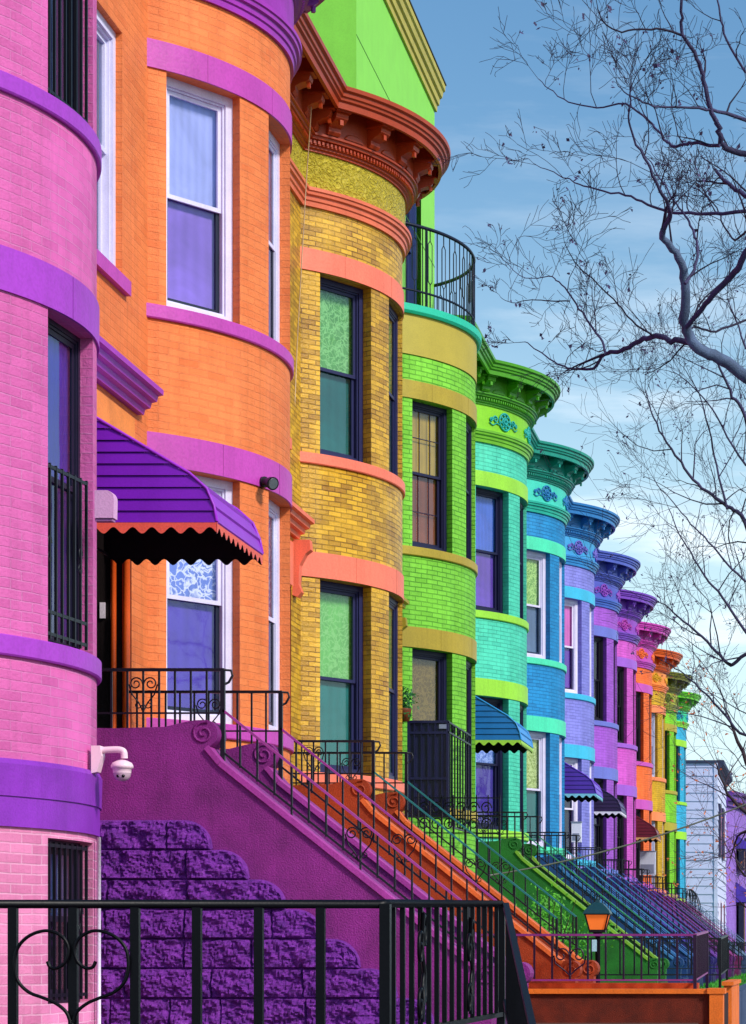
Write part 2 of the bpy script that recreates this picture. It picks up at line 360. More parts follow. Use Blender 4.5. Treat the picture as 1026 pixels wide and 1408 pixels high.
FL = [(1.83, 3.80), (5.05, 6.89)]

def make_cornice(par, mould, frz, corn, medal=None, frieze_mat=None, flat=-SIDE):
    cm = paint(corn, rough=.42, var=.12, bump=.2)
    m = MB(); band(m, [(0, 7.53), (.03, 7.53), (.035, 7.575), (.05, 7.585), (.055, 7.625), (.08, 7.635), (.085, 7.665), (.10, 7.672), (.10, 7.705), (0, 7.71)], flat=flat)
    m.build('moulding', paint(mould, rough=.42, var=.12, bump=.2), par, OFF)
    m = MB(); band(m, [(.03, 7.71), (.03, 8.09)], flat=flat)
    m.build('frieze', frieze_mat or paint(frz, rough=.5), par, OFF)
    m = MB(); band(m, [(0, 8.08), (.05, 8.08), (.05, 8.10), (.075, 8.11), (.075, 8.13), (.10, 8.135), (.10, 8.175), (.135, 8.185), (.14, 8.21), (.165, 8.215), (.165, 8.235), (.15, 8.24),
                        (.15, 8.625), (.385, 8.625), (.385, 8.44), (.42, 8.44), (.425, 8.50), (.45, 8.515), (.455, 8.54), (.475, 8.55), (.48, 8.585), (.51, 8.60), (.515, 8.64), (.47, 8.65), (0, 8.68)], flat=flat)
    c = m.build('cornice', cm, par, OFF)
    # dentils under the bed moulding
    m = MB()
    th = -th_lim(.1, .1)
    while th < D(52):
        p = Vector(bow(th, .10)); nn = Vector((math.cos(th), math.sin(th))); t = Vector((-nn.y, nn.x))
        m.obox((p.x-t.x*.012, p.y-t.y*.012, 8.14), (t.x*.024, t.y*.024, 0), (nn.x*.022, nn.y*.022, 0), (0, 0, .03)); th += .045/RB
    v = flat+.02
    while v < CV-1.6:
        m.box(.10, .122, v, v+.024, 8.14, 8.17); v += .045
    m.build('dentils', cm, c)
    # brackets: scrolled consoles
    def bracket(p, nn):
        t = Vector((-nn.y, nn.x)); mb = MB()
        prof = [(.14, 8.25), (.175, 8.24), (.20, 8.27), (.20, 8.31), (.25, 8.335), (.30, 8.35), (.335, 8.375), (.345, 8.41), (.335, 8.445), (.37, 8.45), (.383, 8.62), (.14, 8.62)]
        hw = .07
        L = [(p.x+nn.x*a-t.x*hw, p.y+nn.y*a-t.y*hw, b) for a, b in prof]; Rr = [(p.x+nn.x*a+t.x*hw, p.y+nn.y*a+t.y*hw, b) for a, b in prof]
        mb.poly(L); mb.poly(Rr[::-1])
        for k in range(len(L)): j = (k+1) % len(L); mb.poly([L[k], Rr[k], Rr[j], L[j]])
        hw2 = .085   # abacus
        mb.obox((p.x+nn.x*.14-t.x*hw2, p.y+nn.y*.14-t.y*hw2, 8.43), (t.x*2*hw2, t.y*2*hw2, 0), (nn.x*.24, nn.y*.24, 0), (0, 0, .02))
        # little hanging drop
        mb.obox((p.x+nn.x*.30-t.x*.02, p.y+nn.y*.30-t.y*.02, 8.31), (t.x*.04, t.y*.04, 0), (nn.x*.03, nn.y*.03, 0), (0, 0, .05))
        mb.build('bracket', cm, c)
    for k in range(7):
        th = D(-46+k*15.5); bracket(Vector(bow(th)), Vector((math.cos(th), math.sin(th))))
    for v in (-2.2, -1.65, -1.1, -.55, -.12): bracket(Vector((0, v)), Vector((1, 0)))
    # rounded tablets between the brackets on the corbel face
    m = MB()
    for k in range(6):
        th = D(-38+k*15.5); a = 7
        pts = []
        for j in range(a+1):
            tt = -1+2*j/a; q = bow(th+tt*D(3.6), .165); pts.append((q[0], q[1], 8.25+.05*math.sqrt(max(0, 1-tt*tt))))
        ins = [(x-.012*math.cos(th), y-.012*math.sin(th), z+.012) for x, y, z in pts]
        m.poly(pts); 
        for j in range(a): m.poly([pts[j], pts[j+1], ins[j+1], ins[j]])
        m.build('tablet', cm, c); m = MB()
    if medal:
        m = MB()
        def ring3(thc, hc, rad, tr, n=20):
            pts = []
            for j in range(n+1):
                a = 2*math.pi*j/n; q = bow(thc+rad*math.cos(a)/RB, .045); pts.append((q[0], q[1], hc+rad*math.sin(a)))
            m.tube(pts, tr, 6)
        def curl(thc, hc, rad, sgn, turns=1.4, n=16):
            pts = []
            for j in range(n+1):
                a = turns*2*math.pi*j/n; rr = rad*(1-.8*j/n); q = bow(thc+sgn*rr*math.cos(a)/RB, .045); pts.append((q[0], q[1], hc+rr*math.sin(a)))
            m.tube(pts, .011, 5)
        for thc in (D(-30), D(0), D(30)):
            m = MB()
            ring3(thc, 7.895, .125, .014); ring3(thc, 7.895, .062, .012, 14)
            for k in range(8):
                a = k*math.pi/4+.2; q = bow(thc+.035*math.cos(a)/RB, .05); m.lathe([(0, .02), (.02, .012), (.026, 0), (.02, -.012), (0, -.02)], (q[0], q[1], 7.895+.035*math.sin(a)), 7)
                q = bow(thc+.093*math.cos(a)/RB, .045); m.lathe([(0, .022), (.018, .012), (.022, 0), (.018, -.012), (0, -.022)], (q[0], q[1], 7.895+.093*math.sin(a)), 6)
            for sg in (-1, 1):
                curl(thc+sg*D(6.6), 7.90, .055, sg); curl(thc+sg*D(9.3), 7.885, .035, -sg)
                q = [bow(thc+sg*D(4.2+k*.9), .045) for k in range(8)]; m.tube([(p[0], p[1], 7.83+.02*math.sin(k)) for k, p in enumerate(q)], .009, 5)
            m.build('medallion', paint(medal, rough=.45), c)
    return c

def make_awning(par, col, side_col, val_col, label=None):
    prof = [(0, 3.80), (.34, 3.60), (.66, 3.41), (.964, 3.23), (1.08, 3.127), (1.13, 3.01), (1.15, 2.905)]
    v0, v1 = -2.44, -1.14
    am = paint(col, rough=.38, var=.08, bump=.08)
    m = MB()
    # top slats, lapped
    segs = []
    for (a, b), (c, d) in zip(prof, prof[1:]):
        L = math.hypot(c-a, d-b); n = max(1, round(L/.10))
        for k in range(n): segs.append(((a+(c-a)*k/n, b+(d-b)*k/n), (a+(c-a)*(k+1)/n, b+(d-b)*(k+1)/n)))
    for (a, b), (c, d) in segs:
        L = math.hypot(c-a, d-b); nx, nz = -(d-b)/L, (c-a)/L
        if nz < 0: nx, nz = -nx, -nz
        p0 = (a+(c-a)*.02, b+(d-b)*.02); p1 = (a+(c-a)*.965, b+(d-b)*.965)
        q = [(p0[0], p0[1]), (p1[0]+nx*.014, p1[1]+nz*.014), (p1[0], p1[1]-.012)]
        for va, vb in ((v0, v1),): m.prism(q, va, vb)
    top = m.build('awning', am, par, OFF)
    if label: top['label'] = label
    # side panels of horizontal lapped slats
    def prof_u(h):
        for (a, b), (c, d) in zip(prof, prof[1:]):
            if b >= h >= d: return a+(c-a)*(b-h)/(b-d)
        return prof[-1][0]
    sm = paint(side_col, rough=.38, var=.08, bump=.08)
    for vv, sg in ((v0, -1), (v1, 1)):
        m = MB(); h = 2.905
        while h < 3.78:
            h2 = min(h+.0785, 3.795); u0, u1 = prof_u(h), prof_u(h2)
            m.poly([(0, vv+sg*.016, h+.004), (u0-.004, vv+sg*.016, h+.004), (u1, vv+sg*.004, h2), (0, vv+sg*.004, h2)])
            m.poly([(0, vv+sg*.016, h+.004), (u0-.004, vv+sg*.016, h+.004), (u0-.004, vv, h+.004), (0, vv, h+.004)])
            h += .0795
        m.build('side_panel', sm, top)
    m = MB()
    ins = [(a-.012 if a > 0 else 0, b-.02) for a, b in prof]
    for (a, b), (c, d) in zip(ins, ins[1:]): m.poly([(a, v0+.004, b), (c, v0+.004, d), (c, v1-.004, d), (a, v1-.004, b)])
    for vv in (v0+.002, v1-.002): m.poly([(0, vv, ins[-1][1]-.0)]+[(a, vv, b) for a, b in ins[::-1]][0:]+[])
    m.box(0.02, .04, v0+.01, v1-.01, 2.895, 2.915); m.box(1.10, 1.125, v0+.01, v1-.01, 2.895, 2.915)
    m.build('shade_lining', paint('18141f', rough=.7), top)  # dark inner sheet, also painting the shadow gaps between slats
    for k in range(5):
        vv = v0+.1+(v1-v0-.2)*k/4; m = MB(); m.tube([(a-.02 if a > .03 else .01, vv, b-.03) for a, b in prof], .009, 5); m.build('frame_rib', paint('3c3844', rough=.4), top)
    # corner trim
    for vv in (v0-.012, v1+.012): m = MB(); m.tube([(a+.004, vv, b+.012) for a, b in prof], .011, 5); m.build('trim', am, top)
    # scalloped valance
    m = MB(); H0 = 2.91
    def strip(P, Q, L, per=.13):
        n = int(L/.012)
        for k in range(n):
            t0, t1 = k/n, (k+1)/n
            z0 = H0-.055-.022*math.cos(2*math.pi*t0*L/per); z1 = H0-.055-.022*math.cos(2*math.pi*t1*L/per)
            a, b = P.lerp(Q, t0), P.lerp(Q, t1)
            m.poly([(a.x, a.y, z0), (b.x, b.y, z1), (b.x, b.y, H0), (a.x, a.y, H0)])
    strip(Vector((0, v0-.014)), Vector((1.152, v0-.014)), 1.152); strip(Vector((1.155, v0-.014)), Vector((1.155, v1+.014)), 1.33)
    m.build('valance', paint(val_col, rough=.5, var=.08), top)
    m = MB(); strip(Vector((1.152, v1+.010)), Vector((0, v1+.010)), 1.152); strip(Vector((1.147, v0)), Vector((1.147, v1)), 1.3)
    m.build('valance_back', paint('0c0a12', rough=.7), top)

def house(i, label, c):
    """c: dict of colours and options"""
    Y = JY(i); h = thing('row_house', (-LAT, Y, BASE), label, 'house', 'row houses with curved bays')
    wm = brick(**c['wall']); sill_top_h = 5.05
    tall = c.get('tall')
    topH = 8.6; topT = 11.7
    ops = []
    for k, (a, b) in enumerate(COLS):
        a2, b2 = c.get('mid', (a, b)) if k == 1 else (c.get('near', (a, b)) if k == 0 else (a, b))
        for (h0, h1) in FL: ops.append((a2, b2, h0, h1))
        if c.get('basement'): ops.append((a2, b2, -.30, .68))
    lim = th_lim(0)
    S = merge([-lim, lim]+[o[0] for o in ops]+[o[1] for o in ops], D(3)); H = merge([BASE, 7.6 if not tall else 7.95]+[o[2] for o in ops]+[o[3] for o in ops]+([.73] if c.get('wall_low') else []), 3)
    m = MB(); wall_grid(m, S, [x for x in H if x >= .73-1e-4] if c.get('wall_low') else H, bow, ops, RB, True)
    if c.get('wall_low'):
        m2 = MB(); wall_grid(m2, S, [x for x in H if x <= .73+1e-4], bow, ops, RB, True)
    spots = []
    for (a, b, h0, h1) in ops:
        tgt = m2 if (c.get('wall_low') and h1 < .72) else m
        spots.append((bow_open(tgt, a, b, h0, h1, .05 if (i >= 3 and -.35 < a < .3) else c.get('recess', .10)), h0, h1, a))
    # flat wall with door and window openings
    dop = (-2.17, -.44, 1.2, 3.62); wop = (-1.75, -.68, 5.05, 6.89)
    S = merge([-SIDE, 0, dop[0], dop[1], wop[0], wop[1]], 9); H = merge([BASE, topH, dop[2], dop[3], wop[2], wop[3]], 9)
    wall_grid(m, S, H, lambda v: (0, v), [dop, wop], 1, False)
    for (a, b, h0, h1, d) in (wop+(.05,),):
        for v in (a, b): m.poly([(0, v, h0), (-d, v, h0), (-d, v, h1), (0, v, h1)], [(0, h0), (d, h0), (d, h1), (0, h1)])
        for hh in (h0, h1): m.poly([(0, a, hh), (0, b, hh), (-d, b, hh), (-d, a, hh)])
    if tall:
        m.build('wall', wm, h, OFF); m = MB()
        wop2 = (.62, 1.80, 8.2, 10.1)
        wall_grid(m, merge([0, 2.9, wop2[0], wop2[1]], 9), merge([8.6, 8.0, topT, wop2[2], wop2[3]], 9), lambda v: (0, v), [wop2], 1, False)
        m.poly([(-8, -SIDE, 8), (0, -SIDE, 8), (0, -SIDE, topT), (-8, -SIDE, topT)])
        wall_grid(m, [-SIDE, 0], [8.6, topT], lambda v: (0, v), [], 1, False)
        m.poly([(-9, 2.898, 8), (0, 2.898, 8), (0, 2.898, topT), (-9, 2.898, topT)])
        m.build('siding', paint('8cdc48', rough=.55, var=.05, bump=.1), h, OFF); m = MB()
    # ends and back of the shell
    m.poly([(-9, -SIDE+.002, BASE), (0, -SIDE+.002, BASE), (0, -SIDE+.002, 8.4), (-9, -SIDE+.002, 8.4)])
    m.poly([(-9, 2.898, BASE), (0, 2.898, BASE), (0, 2.898, topH-.05), (-9, 2.898, topH-.05)])
    m.poly([(-9, -SIDE, BASE), (-9, 2.9, BASE), (-9, 2.9, topH), (-9, -SIDE, topH)])
    m.build('wall', wm, h, OFF)
    if c.get('wall_low'): m2.build('wall', brick(**c['wall_low']), h, OFF)
    # roof
    m = MB(); hh = (8.66 if not tall else 8.06)
    m.poly([(-9, -SIDE, hh), (0, -SIDE, hh), (0, 0, hh)]+[(p[0], p[1], hh) for p in (bow(t) for t in frange(-lim, lim, 20))]+[(0, 2.9, hh), (-9, 2.9, hh)])
    if tall: m.poly([(-9, -SIDE, 11.775), (.1, -SIDE, 11.775), (.1, 2.9, 11.775), (-9, 2.9, 11.775)])
    m.build('roof', paint('33302f', rough=.9), h, OFF)
    bm = paint(c['band'], rough=.5, var=.12, bump=.22, scale=5); jmat = paint(tuple(int(int(c['band'][q:q+2], 16)*.82) for q in (0, 2, 4)), rough=.6)
    for (a, b) in ((3.80, 4.055), (6.89, 7.11)):
        m = MB(); band(m, [(0, a), (.016, a), (.016, b), (0, b)]); lb = m.build('lintel_band', bm, h, OFF)
        if i <= 4:
            for jt in ((-33, -7, 22) if a < 5 else (-38, -12, 9, 31)):
                m = MB(); p0 = bow(D(jt), .0165); nn_ = Vector((math.cos(D(jt)), math.sin(D(jt)))); m.obox((p0[0]-nn_.x*.004, p0[1]-nn_.y*.004, a+.002), (-nn_.y*.004, nn_.x*.004, 0), (nn_.x*.005, nn_.y*.005, 0), (0, 0, b-a-.004)); m.build('joint', jmat, lb)
    for (a, b) in ((1.71, 1.83), (4.94, 5.05)):
        m = MB(); band(m, [(-.05, a), (.022, a), (.030, a+.010), (.030, b-.006), (.024, b), (-.06, b)]); m.build('window_sill', bm, h, OFF)
    m = MB(); m.box(-.045, .045, wop[0]-.1, wop[1]+.08, 4.94, 5.049); m.build('window_sill', bm, h, OFF)
    if c.get('base_band'):
        m = MB(); band(m, [(0, .73), (.02, .73), (.02, .905), (.03, .905), (.035, 1.09), (.02, 1.12), (0, 1.12)]); m.build('base_band', paint(c['base_band'], rough=.5, var=.15), h, OFF)
    # windows
    wc = c['win']
    for ((A2, B2), h0, h1, a) in spots:
        if h0 < 1: up, lo = ('5a6fa8', '141422')
        elif h0 < 4: up, lo = wc['low']
        else: up, lo = wc['high']
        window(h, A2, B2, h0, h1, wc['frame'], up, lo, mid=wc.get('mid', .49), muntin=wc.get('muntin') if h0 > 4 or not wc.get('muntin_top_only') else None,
               lace=wc.get('lace') if (h0 < 4) == wc.get('reflection_lace_low', True) else wc.get('reflection_lace2'), fw=wc.get('fw', .055), blinds=wc.get('blinds', False), dsc=.4 if -.35 < a < .3 else .75, lowcol=wc.get('lowcol'))
    window(h, (-.05, wop[0]), (-.05, wop[1]), wop[2], wop[3], wc['frame'], wc['high'][0], wc['high'][1], fw=.07)
    # door recess, near-black, painting in the shade of the entrance
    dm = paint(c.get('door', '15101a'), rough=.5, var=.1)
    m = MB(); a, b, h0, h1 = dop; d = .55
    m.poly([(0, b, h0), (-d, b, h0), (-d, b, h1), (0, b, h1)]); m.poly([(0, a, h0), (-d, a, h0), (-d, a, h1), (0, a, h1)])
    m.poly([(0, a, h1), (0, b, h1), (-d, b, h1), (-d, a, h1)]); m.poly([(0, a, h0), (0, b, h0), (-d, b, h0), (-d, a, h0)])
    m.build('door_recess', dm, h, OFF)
    m = MB(); m.box(-d-.05, -d, a, b, h0, h1)
    for k in range(2):
        y0 = a+.08+k*(b-a)/2; y1 = a+(k+1)*(b-a)/2-.08
        for z0, z1 in ((1.35, 2.0), (2.1, 3.3)):
            m.box(-d, -d+.02, y0, y1, z0, z0+.05); m.box(-d, -d+.02, y0, y1, z1-.05, z1); m.box(-d, -d+.02, y0, y0+.05, z0+.05, z1-.05); m.box(-d, -d+.02, y1-.05, y1, z0+.05, z1-.05)
    dr = m.build('door', paint(c.get('door2', '241a2c'), rough=.4), h, OFF)
    m = MB(); m.tube([(-d+.02, (a+b)/2-.05, 2.02), (-d+.06, (a+b)/2-.05, 2.02), (-d+.06, (a+b)/2-.05, 2.14), (-d+.02, (a+b)/2-.05, 2.14)], .01, 6); m.build('handle', paint('c9a548', rough=.3, metallic=.8), dr)
    jm = paint(c.get('jamb', c['band']), rough=.5, var=.1)
    for jx, jy, jr in ((-.03, b-.03, .03), (-.13, b-.02, .022), (-.03, a+.03, .03)):
        m = MB(); m.tube([(jx, jy, 1.2), (jx, jy, 3.6)], jr, 10); m.build('door_jamb', jm, h, OFF)
    hm = paint(c['band'] if not c.get('hood') else c['hood'], rough=.45, var=.1)
    m = MB(); prof = [(0, 4.12), (.05, 4.12), (.06, 4.16), (.10, 4.17), (.11, 4.21), (.15, 4.22), (.16, 4.26), (.20, 4.27), (.20, 4.31), (0, 4.33)]
    m.prism(prof, -2.45, -.28); m.build('door_hood', hm, h, OFF)
    for v in (-2.38, -.38):
        if c.get('no_console'): break
        m = MB(); m.prism([(0, 3.55), (.05, 3.53), (.09, 3.58), (.06, 3.66), (.07, 3.85), (.13, 3.96), (.18, 4.0), (.17, 4.098), (0, 4.098)], v, v+.12); m.build('console', paint(c['console'], rough=.5) if c.get('console') else hm, h, OFF)
    m = MB(); m.poly([(.02, -2.2, 3.63), (.02, -.42, 3.63), (.02, -.42, 4.06), (.02, -2.2, 4.06)]); m.build('door_panel', paint(c.get('panel', c['band']), rough=.5), h, OFF)
    if c.get('corn'):
        make_cornice(h, c['mould'], c['frz'], c['corn'], c.get('medal'), relief(*c['relief']) if c.get('relief') else None)
    if c.get('awning'): make_awning(h, *c['awning'])
    return h

W_DARK = '1a1a3a'
H = {}
H[1] = house(1, 'pink brick bay front with purple bands and black window bars at the left edge', dict(
    wall=dict(col='ea6cb6', col2='e060ac', mortar='ec88c4', depth=.7, blotch=.2), wall_low=dict(col='f08cba', col2='e87cae', mortar='f8b0d0', depth=.5, msize=.006, wear=.5, odd=.15),
    band='a83cc0', base_band='8a2cb4', mid=(D(-15.5), D(7.5)), near=(D(-53), D(-32)), basement=True, recess=.08,
    win=dict(frame='1a1730', high=('262848', '3c3a70'), low=('5a44d0', '4438a8'), mid=.52, fw=.03),
    corn='a02ca8', mould='a83cb4', frz='c050c0', hood='a83cc0'))
H[2] = house(2, 'large orange brick house with magenta bands, white windows and a purple slatted awning', dict(
    wall=dict(col='ff8a48', col2='ff7e3c', mortar='ff8c50', depth=.8, blotch=.18), band='c044ac', recess=.09, near=(D(-49.5), D(-26.5)),
    win=dict(frame='dcd8f4', lowcol='1c2438', high=('a8b0e8', '9070d0'), low=('6c86d8', '5840bc'), lace='e8ecff', fw=.07, mid=.5),  # lavender tint paints the sky reflected in the upper panes
    no_console=True, door='150c0c', door2='1c100c', jamb='ec5c14', panel='f08a3c',
    corn='8c1ca0', mould='a42cae', frz='9c2ca8', hood='a42cb4', awning=('a030c8', '7a1cb4', 'f8604c')))
H[3] = house(3, 'golden yellow brick house with salmon bands and a large orange red bracketed cornice', dict(
    wall=dict(col='f4bc24', col2='d08c14', mortar='8c5c0a', depth=1.0, msize=.005, blotch=.26, wear=.8, odd=.34, bw=.050, rough=.38), band='fc7c60', recess=.12,
    win=dict(frame='222450', high=('5ca04c', '0c6460'), low=('6cb858', '147874'), mid=.5, lace='8ccc78', reflection_lace2='8ccc7c'),  # greens paint the trees reflected in the panes
    door='1c1008', jamb='e05020', corn='ac3c12', mould='e4704c', frz='c8b020', relief=('b8a41c', 'ccb828'), hood='fa7458'))
H[4] = house(4, 'tall lime green house with olive bands and an iron railed balcony above its bay', dict(
    wall=dict(col='86d83c', col2='78c830', mortar='4c9820', depth=.9, msize=.006, wear=.5), band='b0982c', recess=.10, tall=True,
    win=dict(frame='16163c', high=('b09434', '84442c'), low=('6c540c', '282450'), lace='8c7428', muntin=(3,), muntin_top_only=True, mid=.52)))
H[5] = house(5, 'aqua brick house with lime bands, green cornice and a blue slatted awning', dict(
    wall=dict(col='54d8b4', col2='48ccac', mortar='2ea488', depth=.7), band='98d838', recess=.12,
    win=dict(frame='14143a', lace='a0b8f0', high=('4468c8', '6a40b4'), low=('5878c8', '4a34a0'), mid=.5),
    corn='4c9c14', mould='6cb420', frz='84cc1c', medal='18a8a0', awning=('2c8cd0', '1c6cb0', 'a8dc48')))
H[6] = house(6, 'strong blue brick house with mint bands, white windows and a teal cornice', dict(
    wall=dict(col='2090cc', col2='1a80bc', mortar='12669c', depth=.8), band='4cdcac', recess=.10,
    win=dict(frame='d8d0ec', lowcol='24344c', lace='c8d890', reflection_lace2='b8dc80', high=('78a848', '587098'), low=('90a448', '1c7070'), fw=.075, mid=.5),
    corn='14907c', mould='18a890', frz='40ccb4', medal='1c78b4'))
H[7] = house(7, 'periwinkle brick house with sky blue bands and cornice and a domed violet awning', dict(
    wall=dict(col='8c8ce0', col2='8080d4', mortar='6668b8', depth=.7), band='3cb8dc', recess=.10,
    win=dict(frame='e4dcf0', lowcol='2c1c48', high=('d860c0', '6c2cb0'), low=('2c2848', '202040'), fw=.075, mid=.5),
    corn='2878b8', mould='2c84c4', frz='3c9cd0', medal='6c64c4', awning=('6a38c0', '4c2c9c', '80c8e0')))
H[8] = house(8, 'violet brick house with slate blue bands, indigo cornice and a dark awning edged white', dict(
    wall=dict(col='aa5cd0', col2='a050c8', mortar='8444a8', depth=.6), band='6c74c8', recess=.10,
    win=dict(frame='100e1c', high=('14121e', '100e1c'), low=('302c4c', '181430')),
    corn='5060bc', mould='3c60b8', frz='5058b8', medal='8c44b8', awning=('3c2060', '2c1840', 'e8e0f0')))
H[9] = house(9, 'orchid purple brick house with lilac bands and a deep purple cornice', dict(
    wall=dict(col='d85cc8', col2='cc50bc', mortar='a840a0', depth=.5), band='a05ccc', recess=.10,
    win=dict(frame='14141c', high=('10201c', '101c20'), low=('181828', '101018')),
    corn='7840b8', mould='7040b0', frz='9040b8', medal='b43cac'))
H[10] = house(10, 'small distant orange house with magenta bands and cornice and a dark red awning', dict(
    wall=dict(col='fc7430', col2='f46828', mortar='d05418', depth=.4), band='c850b4', recess=.10,
    win=dict(frame='181424', high=('1c1828', '141220'), low=('282030', '181420')),
    corn='cc40b4', mould='b038a8', frz='c044ac', medal='f87028', awning=('801c2c', '701828', 'f0b070')))
H[11] = house(11, 'small distant mustard yellow house with peach bands and an orange cornice', dict(
    wall=dict(col='dcac18', col2='c89810', mortar='8c6c0c', depth=.6), band='fc8850', recess=.10,
    win=dict(frame='b0b4d0', high=('8c9ac0', '707cac'), low=('2c2840', '181828')),
    corn='d85810', mould='f07828', frz='f08c30', medal='d8a414'))
H[12] = house(12, 'small distant yellow green house with olive bands and a dark olive cornice', dict(
    wall=dict(col='84d420', col2='78c81c', mortar='54981a', depth=.4), band='b0a028', recess=.10,
    win=dict(frame='0c140c', high=('101c10', '101810'), low=('181c20', '101418')),
    corn='74741c', mould='84882c', frz='a0a420', medal='5c7014'))
H[13] = house(13, 'farthest row house, cyan brick with lime bands and a bright green cornice', dict(
    wall=dict(col='34b4dc', col2='2ca8d0', mortar='1c80a8', depth=.4), band='9cdc28', recess=.10,
    win=dict(frame='0c1420', high=('101820', '102028'), low=('182028', '101820')),
    corn='64c41c', mould='8cd42c', frz='2ccc90', medal='1c98b8'))

# ---- H4's upper storey: tower bands, balcony, eave
h4 = H[4]
m = MB(); band(m, [(0, 7.43), (.016, 7.43), (.016, 7.93), (0, 7.93)]); m.build('parapet_band', paint('b8a43c', rough=.55, var=.06), h4, OFF)
m = MB(); band(m, [(0, 7.93), (.05, 7.93), (.075, 7.96), (.08, 8.04), (-.02, 8.06)]); m.build('balcony_floor', paint('24c4a0', rough=.5, var=.06), h4, OFF)
im = iron('10152c')
m = MB()
def arc_pts(o, h, a=-52, b=52, n=40): return [(bow(D(t), o)[0], bow(D(t), o)[1], h) for t in frange(a, b, n)]
m.tube(arc_pts(-.02, 9.05, -56, 56), .022, 6); m.tube(arc_pts(-.02, 8.24, -56, 56), .014, 6)
m.build('balcony_rail', im, h4, OFF)
m = MB()
for t in range(-54, 56, 4):
    x, y = bow(D(t), -.02)
    m.bar((x, y, 8.06), (x, y, 8.24), .014)
    if t % 8 == 2 or t % 8 == 6:
        if t % 16 in (2, 10):
            x1, y1 = bow(D(t-1.1), -.02); x2, y2 = bow(D(t+1.1), -.02)
            m.tube([(x, y, 8.24), (x, y, 8.36), (x1, y1, 8.40), (x1, y1, 8.86), (x, y, 8.91), (x, y, 9.04)], .007, 4); m.tube([(x, y, 8.36), (x2, y2, 8.40), (x2, y2, 8.86), (x, y, 8.91)], .007, 4)
        else: m.tube([(x, y, 8.24), (x, y, 9.04)], .007, 4)
    else:
        m.tube([(x, y, 8.24), (x, y, 9.04)], .006, 4)
for t in (-40, 10):
    x, y = bow(D(t), -.02); m.bar((x, y, 8.05), (x, y, 9.05), .03)
m.build('balcony_baluster', im, h4, OFF)
m = MB(); m.prism([(0, 11.42), (.03, 11.42), (.035, 11.5), (.06, 11.51), (.07, 11.59), (.10, 11.61), (.115, 11.68), (.14, 11.70), (.145, 11.77), (0, 11.78)], -2.7, 2.93)
m.build('eave', paint('c4b440', rough=.45, var=.1), h4, OFF)
m = MB(); m.box(.0, .155, -2.72, 2.95, 11.78, 11.80); m.build('gutter', paint('2c2c30', rough=.5), h4, OFF)
m = MB()
for z in (9.3, 10.35): m.box(0, .004, -SIDE, 2.9, z, z+.010)
m.build('siding_seam', paint('4c8c1c'), h4, OFF)
window(h4, (-.06, .62), (-.06, 1.80), 8.2, 10.1, '2c3c6c', '3c4c78', '30406c', fw=.12)

m = MB(); m.box(-.235, -.195, -.46, -.445, 2.54, 2.66); m.build('number_plate', paint('e8dce8', rough=.4), H[2], OFF)
# ---- window guards on the pink house
h1 = H[1]; gi = iron('0e0d16')
def guard(h0, h1_, a, b, n, vert_only=False, extra=()):
    A, B = Vector(bow(a+.012, -.015)), Vector(bow(b-.012, -.02)); m = MB()
    for k in range(n+1):
        p = A.lerp(B, k/n); m.bar((p.x, p.y, h0), (p.x, p.y, h1_), .016)
    for z in (h0+.03, h1_-.02)+tuple(extra): m.bar((A.x, A.y, z), (B.x, B.y, z), .014, .02)
    g = m.build('window_guard', gi, h1, OFF)
    m = MB()
    for k in (1, n-1):
        p = A.lerp(B, k/n); c = Vector((p.x, p.y, (h0+h1_)/2))
        for s in (-1, 1):
            pts = [c+Vector(((B-A).x, (B-A).y, 0)).normalized()*s*.03*math.cos(t)*(1-t/9)+Vector((0, 0, .05*math.sin(t)*(1-t/9)+s*.05)) for t in frange(0, 7, 18)]
            m.tube(pts, .005, 4)
    m.build('scroll', gi, g)
guard(5.07, 6.87, D(-17), D(5), 8); guard(1.86, 2.90, D(-17), D(5), 7, extra=(2.02,)); guard(-.28, .66, D(-17), D(5), 8)
m = MB(); p = bow(D(9), .03); m.tube([(p[0], p[1], BASE), (p[0], p[1], .72)], .012, 8); m.build('drain_pipe', paint('e8d8ec', rough=.4), h1, OFF)

